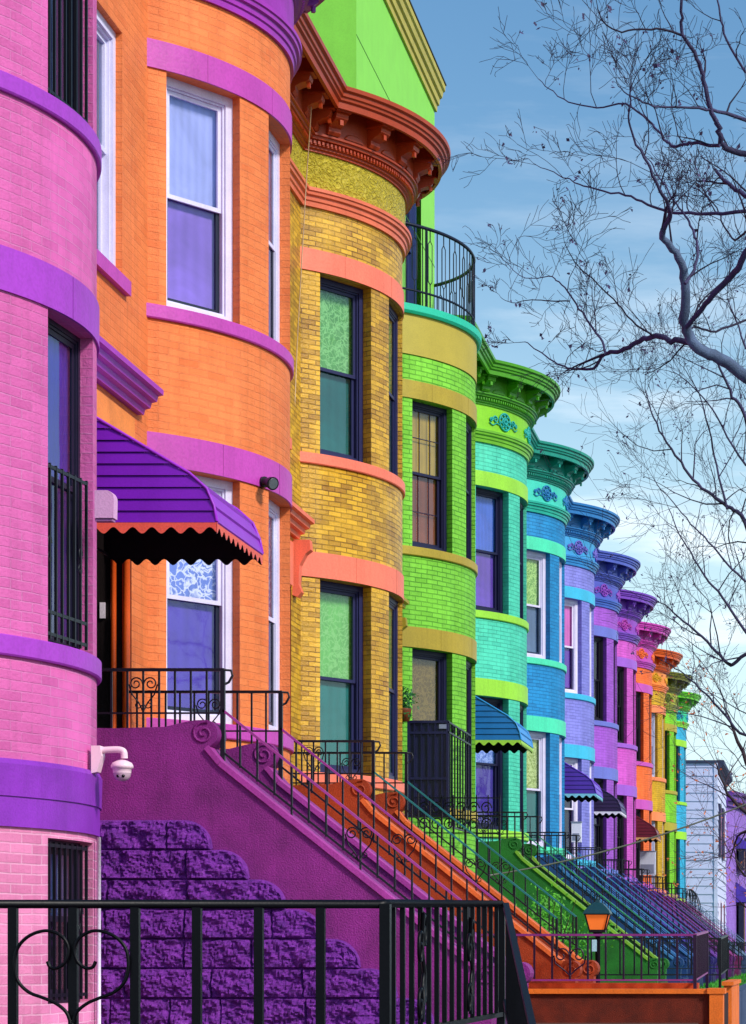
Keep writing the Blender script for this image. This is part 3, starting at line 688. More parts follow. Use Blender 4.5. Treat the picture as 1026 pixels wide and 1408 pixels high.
# ------------------------------------------------------------------ stoops
def spiral(c, r, turns, y, sgn=1, n=30, a0=0.0):
    return [(c[0]+sgn*r*(1-.85*k/n)*math.cos(a0+turns*2*math.pi*k/n), y, c[1]+r*(1-.85*k/n)*math.sin(a0+turns*2*math.pi*k/n)) for k in range(n+1)]
def stoop(i, label, wall_col, cope_col, step_col, rail_col, post_col='14101c', rough_stone=None, detail=True, rail_label=None):
    Y = JY(i); s = thing('stoop', (-LAT, Y-1.44, BASE), label, 'stoop', 'stoops of the row houses')
    O = (0, -1.44, BASE)
    wm = paint(wall_col, rough=.62, var=.3, bump=.6, scale=10); cp = paint(cope_col, rough=.55, var=.15, bump=.3)
    cen = (1.06, 1.485); r = .095
    top = [(0.0, 1.53), (.45, 1.52), (.8, 1.53), (.92, 1.56), (1.0, 1.575)]+[(cen[0]+r*math.cos(D(a)), cen[1]+r*math.sin(D(a))) for a in range(75, -76, -15)]
    slope = [(1.18, 1.278), (2.86, -.066)]
    cen2 = (2.97, -.15); r2 = .085
    foot = [(cen2[0]+r2*math.cos(D(a)), cen2[1]+r2*math.sin(D(a))) for a in range(100, -61, -20)]
    poly = [(0, BASE)]+top+[(1.10, 1.36)]+slope+foot+[(3.0, BASE)]
    for v0, v1 in ((-2.44, -2.19), (-.69, -.44)):
        m = MB(); m.prism(poly, v0, v1); w = m.build('stoop_wall', wm, s, O)
        m = MB(); a, b = Vector((1.10, 0, 1.375)), Vector((1.18, 0, 1.29)); c_ = Vector((2.87, 0, -.062))
        pts = [(1.09, 1.40), (1.18, 1.292), (2.9, -.08)]
        for (p, q) in zip(pts, pts[1:]):
            d = Vector((q[0]-p[0], 0, q[1]-p[1])); L = d.length; d.normalize(); nn = Vector((-d.z, 0, d.x))
            if nn.z < 0: nn = -nn
            m.obox(Vector((p[0], v0-.02, p[1]))-nn*.03, d*L, Vector((0, v1-v0+.04, 0)), nn*.036)
        m.build('coping', cp, w)
        for vv in (v0-.004, v1+.004):
            m = MB(); m.tube(spiral(cen, .078, 1.6, vv, 1, a0=1.2), .009, 6); m.build('scroll', wm, w)
            m = MB(); m.tube(spiral(cen2, .07, 1.6, vv, 1, a0=1.2), .009, 6); m.build('scroll', wm, w)
    n = 9; m = MB()
    m.box(0, 1.02, -2.19, -.69, BASE, 1.2)
    for k in range(n):
        z = 1.2-(k+1)*.178; u = 1.02+k*.222
        if z <= BASE: break
        m.box(u, u+.222, -2.19, -.69, BASE, z); m.box(u-.0, u+.245, -2.188, -.692, z-.035, z+.004)
    m.build('steps', paint(step_col, rough=.7, var=.25, bump=.5), s, O)
    im = iron(post_col)
    rm = paint(rail_col, rough=.35, var=.12, bump=.1, spec=.6)
    for v in (-2.315, -.565):
        m = MB(); T = 1.93 if v < -2 else 1.97; Bt = T-.295
        hr = MB()
        m.box(.02, 1.17, v-.014, v+.014, T-.010, T+.010); m.bar((.02, v, Bt), (1.15, v, Bt), .012)
        m.tube([(1.16, v, T), (1.215, v, T-.005), (1.225, v, T-.04), (1.20, v, T-.085), (1.17, v, T-.10)], .009, 6)
        m.box(1.145, 1.175, v-.015, v+.015, 1.27, T-.01)
        k = 0; u = 1.05
        while u > 0: m.bar((u, v, T-.01), (u, v, 1.53), .013); u -= .108
        st = Vector((1.16, v, T-.275)); en = Vector((2.83, v, T-.275-.8*1.67))
        hr.bar(st, en, .03, .016); m.bar(st-Vector((0, 0, .285)), en-Vector((0, 0, .285)), .014)
        L = en.x-st.x; n = int(L/.117)
        for k in range(1, n+1):
            p = st+(en-st)*(k*.117/L); m.bar(p, p-Vector((0, 0, .30 if k % 4 else .36)), .013)
        m.bar(en, en-Vector((0, 0, .42)), .022)
        if detail:
            # scrolled hearts
            for cx, cz, dz in ((.62, T-.15, 0), (2.09, st.z-.8*(2.09-1.16)-.15, 0)):
                for sg in (-1, 1):
                    pts = []
                    for t in frange(0, 1, 22):
                        a = 1.5*2*math.pi*t; rr = .046*(1-.75*t)
                        pts.append((cx+sg*(.05-rr*math.cos(a)), v-.008, cz+.055+rr*math.sin(a)))
                    m.tube(pts, .005, 4)
                    m.tube([(cx+sg*.004, v-.008, cz-.13), (cx+sg*.03, v-.008, cz-.075), (cx+sg*.075, v-.008, cz-.02), (cx+sg*.097, v-.008, cz+.05)], .005, 4)
                    m.tube([(cx+sg*(.035-.025*math.cos(t*5)*(1-.5*t)), v-.008, cz-.09-.025*math.sin(t*5)*(1-.5*t)) for t in frange(0, 1, 12)], .004, 4)
        ra = m.build('railing', im, s, O); hr.build('handrail', rm, ra)
        if rail_label: ra['label'] = rail_label
    if rough_stone:
        m = MB(); rng = random.Random(3)
        rowh = .2; face = -2.44-.03
        for k in range(7):
            ztop = .898-rowh*k; zb = ztop-rowh
            uend = .935+.25*k+.19
            if zb < BASE-.1: break
            u = -.05; cuts = [0]
            while True:
                wdt = rng.uniform(.32, .62)
                if u+wdt > uend-.28: break
                u += wdt; cuts.append(u)
            cuts.append(uend)
            if len(cuts) == 2: cuts = [0, .6, uend]
            for a, b in zip(cuts, cuts[1:]):
                last = (b == cuts[-1]); nx = max(6, int((b-a)/.011)); nzs = 18
                seed = rng.uniform(0, 50); lift = rng.uniform(.0, .03)
                g = []
                for ix in range(nx+1):
                    x = a+(b-a)*ix/nx; tx = ix/nx
                    zt = ztop
                    if last and x > b-.19:
                        q = (x-(b-.19))/.19; zt = zb+.01+(rowh-.01)*math.sqrt(max(0, 1-q*q))
                    col = []
                    for iz in range(nzs+1):
                        tz = iz/nzs; z = zb+(zt-zb)*tz
                        edge = min(min(tx, 1-tx)*(b-a), min(tz, 1-tz)*(zt-zb))
                        e = min(1, edge/.012)
                        vd = noise.voronoi(Vector((x*6.5+seed, z*11, seed)))[0]; fac = (vd[1]-vd[0])*.9
                        nv = noise.fractal(Vector((x*7+seed, z*9, seed)), .9, 2.1, 5)
                        rg = 1-abs(noise.noise(Vector((x*11+seed, z*16, 3))))
                        col.append((x, face-(.004+max(0, (.010+lift*.8+.034*nv+.016*rg+.036*min(1, fac)+.020*noise.noise(Vector((x*55, z*60, seed)))))*e**.35), z))
                    g.append(col)
                for ix in range(nx):
                    for iz in range(nzs):
                        m.poly([g[ix][iz], g[ix+1][iz], g[ix+1][iz+1], g[ix][iz+1]], smooth=False)
                for ix in range(nx):   # top edge back to the stucco
                    p, q = g[ix][-1], g[ix+1][-1]; m.poly([p, q, (q[0], -2.44, q[2]), (p[0], -2.44, p[2])])
        m.build('rough_stone_base', rough_stone, s, O)
    return s
PS = stone('8a2cae', '5a1a84', 'b05cd0')
stoop(2, 'magenta stucco stoop on rough purple stone blocks in front of the orange house', '8c2480', 'b03c9c', '5c2068', 'a83490', rough_stone=PS)
stoop(3, 'burnt orange stoop with teal handrails in front of the golden house', 'a43a0e', 'ec7030', '84280c', '1c7474')
stoop(5, 'grass green stoop with pale yellow green edges below the blue slatted awning', '1c6a20', '80b034', '184c18', '2c8c60')
stoop(6, 'dark blue stoop in front of the strong blue house', '123c74', '3c78b4', '103060', '3c90b8', detail=False)
stoop(7, 'navy stoop below the domed violet awning of the periwinkle house', '142c68', '3c6cb0', '142858', '3c78b0', detail=False)
stoop(8, 'indigo stoop below the dark awning edged white', '2c2070', '5048a8', '241c58', '5458b0', detail=False)
stoop(9, 'violet stoop in front of the orchid purple house', '4c1c74', '8048b0', '3c1860', '7c48b0', detail=False)
stoop(10, 'plum stoop below the small dark red awning', '5c1868', '9848a8', '481454', '9044a0', detail=False)
stoop(11, 'plum red stoop in front of the small mustard house', '6c1858', 'a04898', '541450', 'a04090', detail=False)
stoop(12, 'slate stoop in front of the small yellow green house', '2c3c68', '6878a8', '283458', '6c80b0', detail=False)
stoop(13, 'farthest stoop, pale blue, at the end of the row', '3c5078', '7c90b8', '344468', '7890b8', detail=False)

# ------------------------------------------------------------------ ground
GZ = -1.5
m = MB(); m.poly([(-700, -60, GZ), (700, -60, GZ), (700, 2400, GZ), (-700, 2400, GZ)]); tag(m.build('ground', paint('4a4c4a', rough=.9, var=.2)), kind='structure')
m = MB(); m.box(-.92+.03, 1.6, -20, 125, GZ-.2, GZ+.12); tag(m.build('sidewalk', paint('7c7e88', rough=.85, var=.15, bump=.4)), kind='structure')
m = MB(); m.poly([(1.75, -20, GZ+.004), (9, -20, GZ+.004), (9, 200, GZ+.004), (1.75, 200, GZ+.004)]); tag(m.build('road', paint('3c3d42', rough=.85, var=.15, bump=.5)), kind='structure')
m = MB(); m.box(1.6, 1.75, -20, 125, GZ-.2, GZ+.135); tag(m.build('kerb', paint('8c8c8c', rough=.8)), kind='structure')
m = MB(); m.box(-14.5, -1.08, -4, 26.9, GZ-.1, BASE); tag(m.build('front_yard', paint('5c4038', rough=.9, var=.25, bump=.6)), kind='structure')
gm, nt, n, l, b = newmat('lawn'); b.inputs['Roughness'].default_value = .9
co = n.new('ShaderNodeTexCoord'); a = N(n, 'ShaderNodeTexNoise', Scale=3, Detail=8, Roughness=.7); l.new(co.outputs['Object'], a.inputs['Vector'])
r = n.new('ShaderNodeValToRGB'); r.color_ramp.elements[0].position = .35; r.color_ramp.elements[0].color = lin('1c5c18'); r.color_ramp.elements[1].position = .65; r.color_ramp.elements[1].color = lin('5cb42c')
l.new(a.outputs['Fac'], r.inputs['Fac']); l.new(r.outputs['Color'], b.inputs['Base Color'])
m = MB(); m.box(-14.5, -1.08, 26.9, 125, GZ-.1, BASE-.002); tag(m.build('lawn', gm), kind='structure')
m = MB(); rng = random.Random(5)
for k in range(9000):
    y = 27+rng.random()**1.6*60; x = -1.15-rng.random()*3; hgt = rng.uniform(.03, .08); a = rng.random()*6.28; dx, dy = .012*math.cos(a), .012*math.sin(a)
    m.poly([(x-dx, y-dy, BASE-.002), (x+dx, y+dy, BASE-.002), (x+dy*2, y-dx*2, BASE+hgt)])
tag(m.build('grass', paint('3c9424', rough=.8, var=.4)), 'short green grass on the raised front yards behind the fences', 'grass', kind='stuff')

# ------------------------------------------------------------------ yard walls and fences
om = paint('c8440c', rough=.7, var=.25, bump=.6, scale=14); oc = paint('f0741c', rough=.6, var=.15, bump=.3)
t = thing('garden_wall', (-.92, 21.4, GZ), 'low burnt orange garden wall with bright orange coping across the bottom right', 'wall')
def rel(m_, name, mat, par): return m_.build(name, mat, par, tuple(par.location))
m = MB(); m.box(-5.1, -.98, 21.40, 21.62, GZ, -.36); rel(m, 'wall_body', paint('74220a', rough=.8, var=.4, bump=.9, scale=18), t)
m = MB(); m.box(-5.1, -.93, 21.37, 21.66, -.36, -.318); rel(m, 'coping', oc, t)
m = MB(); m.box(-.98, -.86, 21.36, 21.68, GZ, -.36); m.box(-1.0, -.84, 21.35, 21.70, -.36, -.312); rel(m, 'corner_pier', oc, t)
m = MB(); m.box(-5.1, -1.1, 21.67, 22.0, GZ, -.27); rel(m, 'rear_ledge', om, t)
t = thing('garden_wall', (-.92, 24, GZ), 'orange retaining wall with a dark gate gap running along the pavement at the right', 'wall')
m = MB(); m.box(-.98, -.90, 24.6, 26.9, GZ, -.33); m.box(-1.0, -.88, 24.56, 26.95, -.33, -.29); rel(m, 'wall_body', oc, t)
m = MB(); m.box(-.96, -.93, 21.75, 24.5, GZ, -.40); rel(m, 'gate', paint('2c0c08', rough=.8), t)
m = MB(); m.box(-1.08, -.92, -4, 7.4, GZ, -.36); tag(m.build('garden_wall', paint('5c2068', rough=.8, var=.2)), 'long low purple retaining wall along the pavement, under the black fence', 'wall')
m = MB(); m.box(-1.08, -.92, 27, 125, GZ, -.44); tag(m.build('garden_wall', paint('3c4c6c', rough=.8, var=.2)), 'distant slate retaining wall holding up the lawn', 'wall')

fi = paint('040308', rough=.42, var=.3, bump=.05, scale=14, spec=.2)
f = thing('iron_fence', (-1.0, 5.5, GZ), 'thick black iron fence with scrolls across the bottom left foreground', 'fence')
Z0 = 5.5; L0 = .995; HT = .113; HB = -.19
m = MB(); m.tube([(-2.4, Z0, HT), (-L0-.01, Z0, HT), (-L0, Z0+.012, HT+.001), (-L0, 7.5, .155)], .0105, 10); rel(m, 'top_rail', fi, f)
m = MB(); m.box(-2.4, -L0-.005, Z0-.008, Z0+.008, HB-.008, HB+.008); m.bar((-L0, Z0, HB), (-L0, 7.5, HB), .018, .014); rel(m, 'bottom_rail', fi, f)
def px(x, Z): return (x-VX)/F*Z
def hz(y, Z): return (VY-y)/F*Z
for xp in (-237, -152, -67, 18, 101, 186, 271, 356, 441):
    m = MB(); x = px(xp, Z0); m.bar((x, Z0, HB+.008), (x, Z0, HT-.008), .020, .016); rel(m, 'picket', fi, f)
m = MB(); m.box(-L0-.012, -L0+.012, Z0-.012, Z0+.012, GZ, HT); rel(m, 'post', fi, f)
y = Z0+.1
while y < 7.45:
    m = MB(); tt = (y-Z0)/2; m.bar((-L0, y, HB+.006), (-L0, y, HT+tt*.042-.006), .012, .012); rel(m, 'picket', fi, f); y += .128
m = MB(); m.box(-L0-.012, -L0+.012, 7.488, 7.512, GZ, .155); rel(m, 'post', fi, f)
# scrolls
def curve_px(pts, Z, dy=0): return [(px(a, Z), Z+dy, hz(b_, Z)) for a, b_ in pts]
def smooth(pts, n=6):
    out = []
    P = [pts[0]]+list(pts)+[pts[-1]]
    for i in range(1, len(P)-2):
        p0, p1, p2, p3 = [Vector(q) for q in P[i-1:i+3]]
        for k in range(n):
            t = k/n; out.append(.5*((2*p1)+(-p0+p2)*t+(2*p0-5*p1+4*p2-p3)*t*t+(-p0+3*p1-3*p2+p3)*t**3))
    out.append(Vector(P[-1])); return out
heart = [(68, 1322), (72, 1330), (82, 1331), (93, 1322), (97, 1305), (90, 1290), (75, 1281), (58, 1281), (40, 1289), (27, 1304), (23, 1325), (27, 1348), (42, 1364), (62, 1372), (80, 1380), (94, 1392), (100, 1408)]
for sg in (1, -1):
    m = MB(); pts = [(101+sg*(a-101), b_) for a, b_ in heart]
    m.tube(smooth(curve_px(pts, Z0, -.014)), .0042, 6); rel(m, 'scroll', fi, f)
    m = MB(); pts = [(-110+sg*(a-101), b_) for a, b_ in heart]; m.tube(smooth(curve_px(pts, Z0, -.014)), .0042, 6); rel(m, 'scroll', fi, f)
for yc in (5.93, 6.75):
    m = MB()
    for zc in (.03, -.11):
        for sg in (1, -1):
            m.tube([(-L0+.014, yc+sg*(.03-.03*math.cos(t)*(1-t/11)), zc+.05*math.sin(t)*(1-t/11)+.02*sg) for t in frange(0, 8.5, 26)], .005, 5)
    m.tube([(-L0+.014, yc, -.17), (-L0+.016, yc+.02, -.05), (-L0+.014, yc-.02, .02), (-L0+.014, yc, .1)], .006, 5)
    rel(m, 'scroll', fi, f)
# descending hand rail of the yard steps
f2 = thing('step_railing', (-.9, 7.0, GZ), 'steep black stair railing leaning down to the right from the end of the black fence', 'railing')
a_, b_ = Vector((-L0+.02, 7.46, .150)), Vector((-.735, 6.15, -.19)); e_ = a_+(b_-a_)*1.8
m = MB(); m.bar(a_, e_, .018, .016); rel(m, 'handrail', fi, f2)
m = MB(); m.bar(a_-Vector((0, 0, .30)), e_-Vector((0, 0, .30)), .016); rel(m, 'bottom_rail', fi, f2)
for k in range(1, 17):
    p = a_.lerp(e_, k/17); m = MB(); m.bar(p, p-Vector((0, 0, .30)), .014); rel(m, 'picket', fi, f2)
m = MB(); m.bar(e_, (e_.x, e_.y, GZ+.12), .03); rel(m, 'post', fi, f2)

def yard_fence(Z, label, col, topc, x0=-3.9, x1=-1.115, ret=2.3, scr=True, top=.165, bot=-.24):
    g = thing('iron_fence', (x1, Z, GZ), label, 'fence', 'iron fences between the front yards')
    im = iron(col); tm = paint(topc, rough=.4, var=.1)
    m = MB(); m.box(x0, x1, Z-.012, Z+.012, top-.01, top+.01); m.bar((x1, Z, top), (x1, Z+ret, top+.05), .03, .02); rel(m, 'top_rail', tm, g)
    m = MB(); m.box(x0, x1, Z-.01, Z+.01, bot-.008, bot+.008); m.bar((x1, Z, bot), (x1, Z+ret, bot+.05), .02, .016); rel(m, 'bottom_rail', tm, g)
    m = MB(); x = x1-.16
    while x > x0: m.bar((x, Z, bot), (x, Z, top), .018); x -= .16
    y = Z+.14
    while y < Z+ret: q = (y-Z)/ret*.05; m.bar((x1, y, bot+q), (x1, y, top+q), .016); y += .14
    rel(m, 'picket_panel', im, g)
    for (xx, yy) in ((x1, Z), (x1, Z+ret), (x0, Z)):
        m = MB(); m.bar((xx, yy, GZ if yy > Z else -.4), (xx, yy, top+(.05 if yy > Z else 0)), .03); rel(m, 'post', im, g)
    if scr:
        m = MB()
        for cx in (x1-.16*7, x1-.16*13):
            for sg in (-1, 1):
                m.tube([(cx+sg*(.075-.07*math.cos(t)*(1-t/9)), Z-.014, -.02+.075*math.sin(t)*(1-t/9)) for t in frange(0, 7, 22)], .007, 5)
                m.tube([(cx+sg*.145, Z-.014, -.02), (cx+sg*.13, Z-.014, -.09), (cx+sg*.05, Z-.014, -.15), (cx, Z-.014, -.2)], .007, 5)
        rel(m, 'scroll', im, g)
yard_fence(21.5, 'plum coloured iron fence standing on the orange garden wall', '28082c', '8c3080')
yard_fence(26.9, 'black iron fence just behind the plum fence at the right end of the orange wall', '0e1018', '14181c', scr=False, ret=2.0)
yard_fence(37.9, 'distant dark iron fence in front of the strong blue house lawn', '10141c', '1c2430', scr=False, x0=-2.6)
yard_fence(48.9, 'farthest dark iron fence beyond the others along the lawn', '10141c', '1c2430', scr=False, x0=-2.6, ret=6)

# ------------------------------------------------------------------ garden lantern
LX, LY = px(822, 24.6), 24.6
t = thing('garden_lantern', (LX, LY, BASE), 'orange glass garden lantern with a teal cap on a black post behind the plum fence', 'lamp post')
m = MB(); m.lathe([(.07, BASE), (.07, BASE+.05), (.035, BASE+.08), (.028, BASE+.2), (.026, .17), (.05, .19), (.05, .215), (.02, .235), (0, .235)], (LX, LY, 0), 12); rel(m, 'pole', iron('120f1a'), t)
m = MB(); c0, c1 = .075, .12; zb, zt = .225, .405
for sx, sy in ((1, 1), (1, -1), (-1, 1), (-1, -1)):
    m.bar((LX+sx*c0, LY+sy*c0, zb), (LX+sx*c1, LY+sy*c1, zt), .014)
for z, c in ((zb, c0), (zt, c1)):
    for sx in (-1, 1): m.box(LX+sx*c-.009, LX+sx*c+.009, LY-c-.01, LY+c+.01, z-.012, z+.012); m.box(LX-c+.01, LX+c-.01, LY+sx*c-.009, LY+sx*c+.009, z-.011, z+.011)
m.box(LX-c0, LX+c0, LY-c0, LY+c0, .232, .243); m.lathe([(.02, .2), (.06, .232)], (LX, LY, 0), 10)
rel(m, 'frame', iron('141018'), t)
gl, nt, n, l, b = newmat('amber_glass'); b.inputs['Base Color'].default_value = lin('ff8840'); b.inputs['Roughness'].default_value = .3; b.inputs['Transmission Weight'].default_value = .1; b.inputs['Emission Color'].default_value = lin('ff7828'); b.inputs['Emission Strength'].default_value = .3
m = MB(); q0 = [(LX+sx*(c0-.004), LY+sy*(c0-.004), zb+.01) for sx, sy in ((1, 1), (-1, 1), (-1, -1), (1, -1))]; q1 = [(LX+sx*(c1-.004), LY+sy*(c1-.004), zt-.01) for sx, sy in ((1, 1), (-1, 1), (-1, -1), (1, -1))]
for k in range(4): j = (k+1) % 4; m.poly([q0[k], q0[j], q1[j], q1[k]])
rel(m, 'glass', gl, t)
m = MB(); m.lathe([(.04, zb), (.04, .30), (.02, .35), (0, .37)], (LX, LY, 0), 10); rel(m, 'bulb', paint('f8e0b0', rough=.3), t)
m = MB()
for k in range(4):
    a0, a1 = math.pi/4+k*math.pi/2, math.pi/4+(k+1)*math.pi/2
    prof = [(.20, .405), (.175, .44), (.115, .485), (.07, .515), (.035, .523), (.03, .54), (0.001, .56)]
    for (r0, z0), (r1, z1) in zip(prof, prof[1:]):
        m.poly([(LX+r0*math.cos(a0), LY+r0*math.sin(a0), z0), (LX+r0*math.cos(a1), LY+r0*math.sin(a1), z0), (LX+r1*math.cos(a1), LY+r1*math.sin(a1), z1), (LX+r1*math.cos(a0), LY+r1*math.sin(a0), z1)])
m.poly([(LX+.20*math.cos(math.pi/4+k*math.pi/2), LY+.20*math.sin(math.pi/4+k*math.pi/2), .404) for k in range(4)])
m.tube([(LX, LY, .55), (LX, LY, .59)], [.018, .006], 8)
rel(m, 'cap', paint('163f48', rough=.35, var=.15), t)
m = MB(); m.box(LX-.055, LX-.005, LY-.045, LY-.04, .02, .14); rel(m, 'sticker', paint('b8e0f0', rough=.5), t)

# ------------------------------------------------------------------ dome security camera on the pink house
CZ = 14.7
def P(x, y, Z=CZ, dz=0): return Vector((px(x, Z), Z+dz, hz(y, Z)))
t = thing('security_camera', P(134, 1040), 'pinkish white dome security camera on a bent arm at the edge of the pink house', 'camera')
cm = paint('f0ccd8', rough=.35, var=.04, bump=.03)
m = MB(); m.prism([(px(128, CZ), hz(1026, CZ)), (px(140, CZ), hz(1026, CZ)), (px(142, CZ), hz(1040, CZ)), (px(136, CZ), hz(1062, CZ)), (px(128, CZ), hz(1064, CZ))], CZ-.04, CZ+.04); rel(m, 'wall_mount', cm, t)
m = MB(); m.tube(smooth([P(134, 1032), P(152, 1031), P(164, 1031), P(170, 1034), P(171, 1043)]), .021, 10); rel(m, 'arm', cm, t)
cc = P(168, 1046)
k_ = CZ/F
m = MB(); m.lathe([(0, 2*k_), (7*k_, 0), (13*k_, -3*k_), (15*k_, -7*k_), (15*k_, -10*k_), (12.5*k_, -11*k_), (12*k_, -17*k_)], tuple(cc), 24); rel(m, 'housing', cm, t)
m = MB(); m.lathe([(12*k_, -17*k_), (11*k_, -22*k_), (8*k_, -26*k_), (4*k_, -28*k_), (0, -28.5*k_)], tuple(cc), 24); rel(m, 'dome', paint('c8a8b8', rough=.12, var=.05), t)
m = MB()
for dx in (-3, 4): m.lathe([(0, 2.6*k_), (2.4*k_, 1.4*k_), (2.6*k_, 0), (1.6*k_, -2*k_), (0, -2.6*k_)], (cc.x+dx*k_, cc.y-9*k_, cc.z-21.5*k_), 10)
rel(m, 'lens', paint('0c080c', rough=.15), t)
# pale box fixed on the edge of the pink house
t = thing('wall_box', P(140, 700), 'small pale pink rounded box fixed to the edge of the pink house beside the awning', 'box')
m = MB(); pts = [(130, 712), (156, 712), (156.5, 690)]+[(146+10.5*math.cos(D(a)), 686-12*math.sin(D(a))) for a in range(0, 91, 15)]+[(130, 674)]
m.prism([(px(a, 14.6), hz(b_, 14.6)) for a, b_ in pts], 14.6, 14.68); rel(m, 'cover', paint('e0a4d0', rough=.4, var=.05), t)
m = MB(); m.prism([(px(a, 14.6), hz(b_, 14.6)) for a, b_ in [(130, 716), (154, 716), (154, 712.5), (130, 712.5)]], 14.61, 14.67); rel(m, 'bottom_plate', paint('a868a0', rough=.4), t)
# spotlight on the orange house bay
BY = 19.55; bx_, bz_ = px(362, BY), hz(663, BY)
t = thing('wall_spotlight', (bx_, BY, bz_), 'black spotlight on the magenta band of the orange house', 'wall lamp')
m = MB()
def cyl(m, a, b, r0, r1, n=14): m.tube([a, b], [r0, r1], n)
cyl(m, (bx_-.03, BY+.03, bz_), (bx_+.02, BY-.01, bz_), .05, .045); rel(m, 'base', iron('14181c', .4), t)
m = MB(); m.tube([(bx_+.01, BY-.02, bz_), (bx_+.05, BY-.05, bz_-.005), (bx_+.07, BY-.06, bz_-.015), (bx_+.10, BY-.09, bz_-.03)], [.028, .03, .048, .055], 14); rel(m, 'lamp_head', iron('101418', .4), t)
m = MB(); m.tube([(bx_+.10, BY-.09, bz_-.03), (bx_+.105, BY-.094, bz_-.0325)], [.045, .042], 14); rel(m, 'lens', paint('5c6468', rough=.2), t)

# ------------------------------------------------------------------ navy iron porch cage and plant at the lime house
CZ4 = 28.6
t = thing('security_cage', (px(600, CZ4), CZ4, hz(1130, CZ4)), 'navy iron security cage with barred side in front of the lime green house', 'cage')
nm = paint('1c1c48', rough=.35, var=.25, bump=.2, spec=.6); dk = iron('0c0f1c')
x0, x1 = px(560, CZ4), px(617, CZ4); zt_, zb_ = hz(993, CZ4), hz(1124, CZ4)
m = MB(); m.box(x0, x1, CZ4+.03, CZ4+.05, zb_, zt_); rel(m, 'door_leaf', nm, t)
m = MB()
for a, b_ in ((x0, x0+.03), (x1-.03, x1)): m.box(a, b_, CZ4, CZ4+.06, zb_, zt_+.02)
for z in (zb_, zb_+.45, zt_-.14, zt_-.01): m.box(x0+.03, x1-.03, CZ4, CZ4+.055, z, z+.03)
for k in range(1, 6): x = x0+(x1-x0)*k/6; m.box(x-.006, x+.006, CZ4+.005, CZ4+.02, zb_, zt_)
rel(m, 'frame', nm, t)
m = MB(); m.box(px(604, CZ4), px(614, CZ4), CZ4-.012, CZ4-.001, hz(1002, CZ4), hz(996, CZ4)); rel(m, 'plate', paint('8c94b0', rough=.4), t)
m = MB()
ye = CZ4+1.75
for k in range(9):
    y = CZ4+.05+(ye-CZ4)*k/8; m.bar((x1, y, zb_-.1), (x1, y, zt_), .018)
for z in (zb_-.1, zt_-.12, zt_): m.bar((x1, CZ4, z), (x1, ye+.02, z), .02)
for k in range(4):
    y = CZ4+.3+.4*k
    m.tube([(x1+.01, y+.05*math.cos(s_), zt_-.06+.045*math.sin(s_)) for s_ in frange(0, 6.28, 12)], .007, 4)
rel(m, 'side_bars', dk, t)
m = MB(); rng = random.Random(11)
for k in range(6):   # scrolled ironwork of the small fence below the cage
    for zc in (0, 1):
        cx = px(585+k*17, CZ4); cz = hz(1112+zc*22, CZ4)
        m.tube([(cx+.07*math.cos(s_)*(1-s_/12), CZ4-.1, cz+.08*math.sin(s_)*(1-s_/12)) for s_ in frange(0, 9, 26)], .008, 4)
for y_ in (1098, 1122, 1146): m.bar((px(572, CZ4), CZ4-.1, hz(y_, CZ4)), (px(690, CZ4), CZ4-.1, hz(y_, CZ4)), .014)
for k in range(8): xx = px(577+k*16, CZ4); m.bar((xx, CZ4-.1, hz(1094, CZ4)), (xx, CZ4-.1, BASE), .014)
o = rel(m, 'scrolled_fence', dk, t)
# leafy plant on the cage
t = thing('potted_plant', (px(552, 28.3), 28.3, zt_), 'small dark green potted plant perched at the left end of the navy cage', 'plant')
m = MB(); m.lathe([(.0, 0), (.06, 0), (.085, .13), (.09, .15), (.07, .15)], (px(556, 28.3), 28.3, zt_-.02), 12); rel(m, 'pot', paint('7c3c20'), t)
m = MB(); c0_ = Vector((px(556, 28.3), 28.3, zt_+.2))
for k in range(260):
    d = Vector((rng.gauss(0, 1), rng.gauss(0, 1), rng.gauss(0, 1))).normalized()*rng.uniform(.03, .2); p = c0_+Vector((d.x, d.y, d.z*1.2)); s_ = rng.uniform(.015, .035)
    a = Vector((rng.gauss(0, 1), rng.gauss(0, 1), rng.gauss(0, 1))).normalized(); b2 = a.orthogonal().normalized()
    m.poly([p-a*s_, p+b2*s_*.5, p+a*s_, p-b2*s_*.5])
rel(m, 'leaves', paint('1c5c24', rough=.5, var=.5), t)

# ------------------------------------------------------------------ cables
m = MB(); pts = []
A, B = Vector((px(672, 30), 30, hz(1204, 30))), Vector((px(1060, 30), 30, hz(1092, 30)))
for k in range(25): tt = k/24; p = A.lerp(B, tt); p.z -= .12*4*tt*(1-tt); pts.append(p)
m.tube(pts, .011, 5)
tag(m.build('overhead_cable', paint('74746c', rough=.5), None, (0, 0, 0)), 'single cable rising to the right from the green stoop across the pale house', 'cable')
m = MB(); q = Vector((px(428, 23.6), 23.6, 8.3))
m.tube([Vector((px(431, 23.55), 23.55, 8.6)), Vector((px(421, 23.7), 23.7, 7.6)), Vector((px(409, 23.8), 23.8, 6.1)), Vector((px(405, 23.9), 23.9, 5.4))], .006, 5)
tag(m.build('wall_cable', paint('c8a884', rough=.5)), 'thin cable hanging down the wall from the orange red cornice', 'cable')

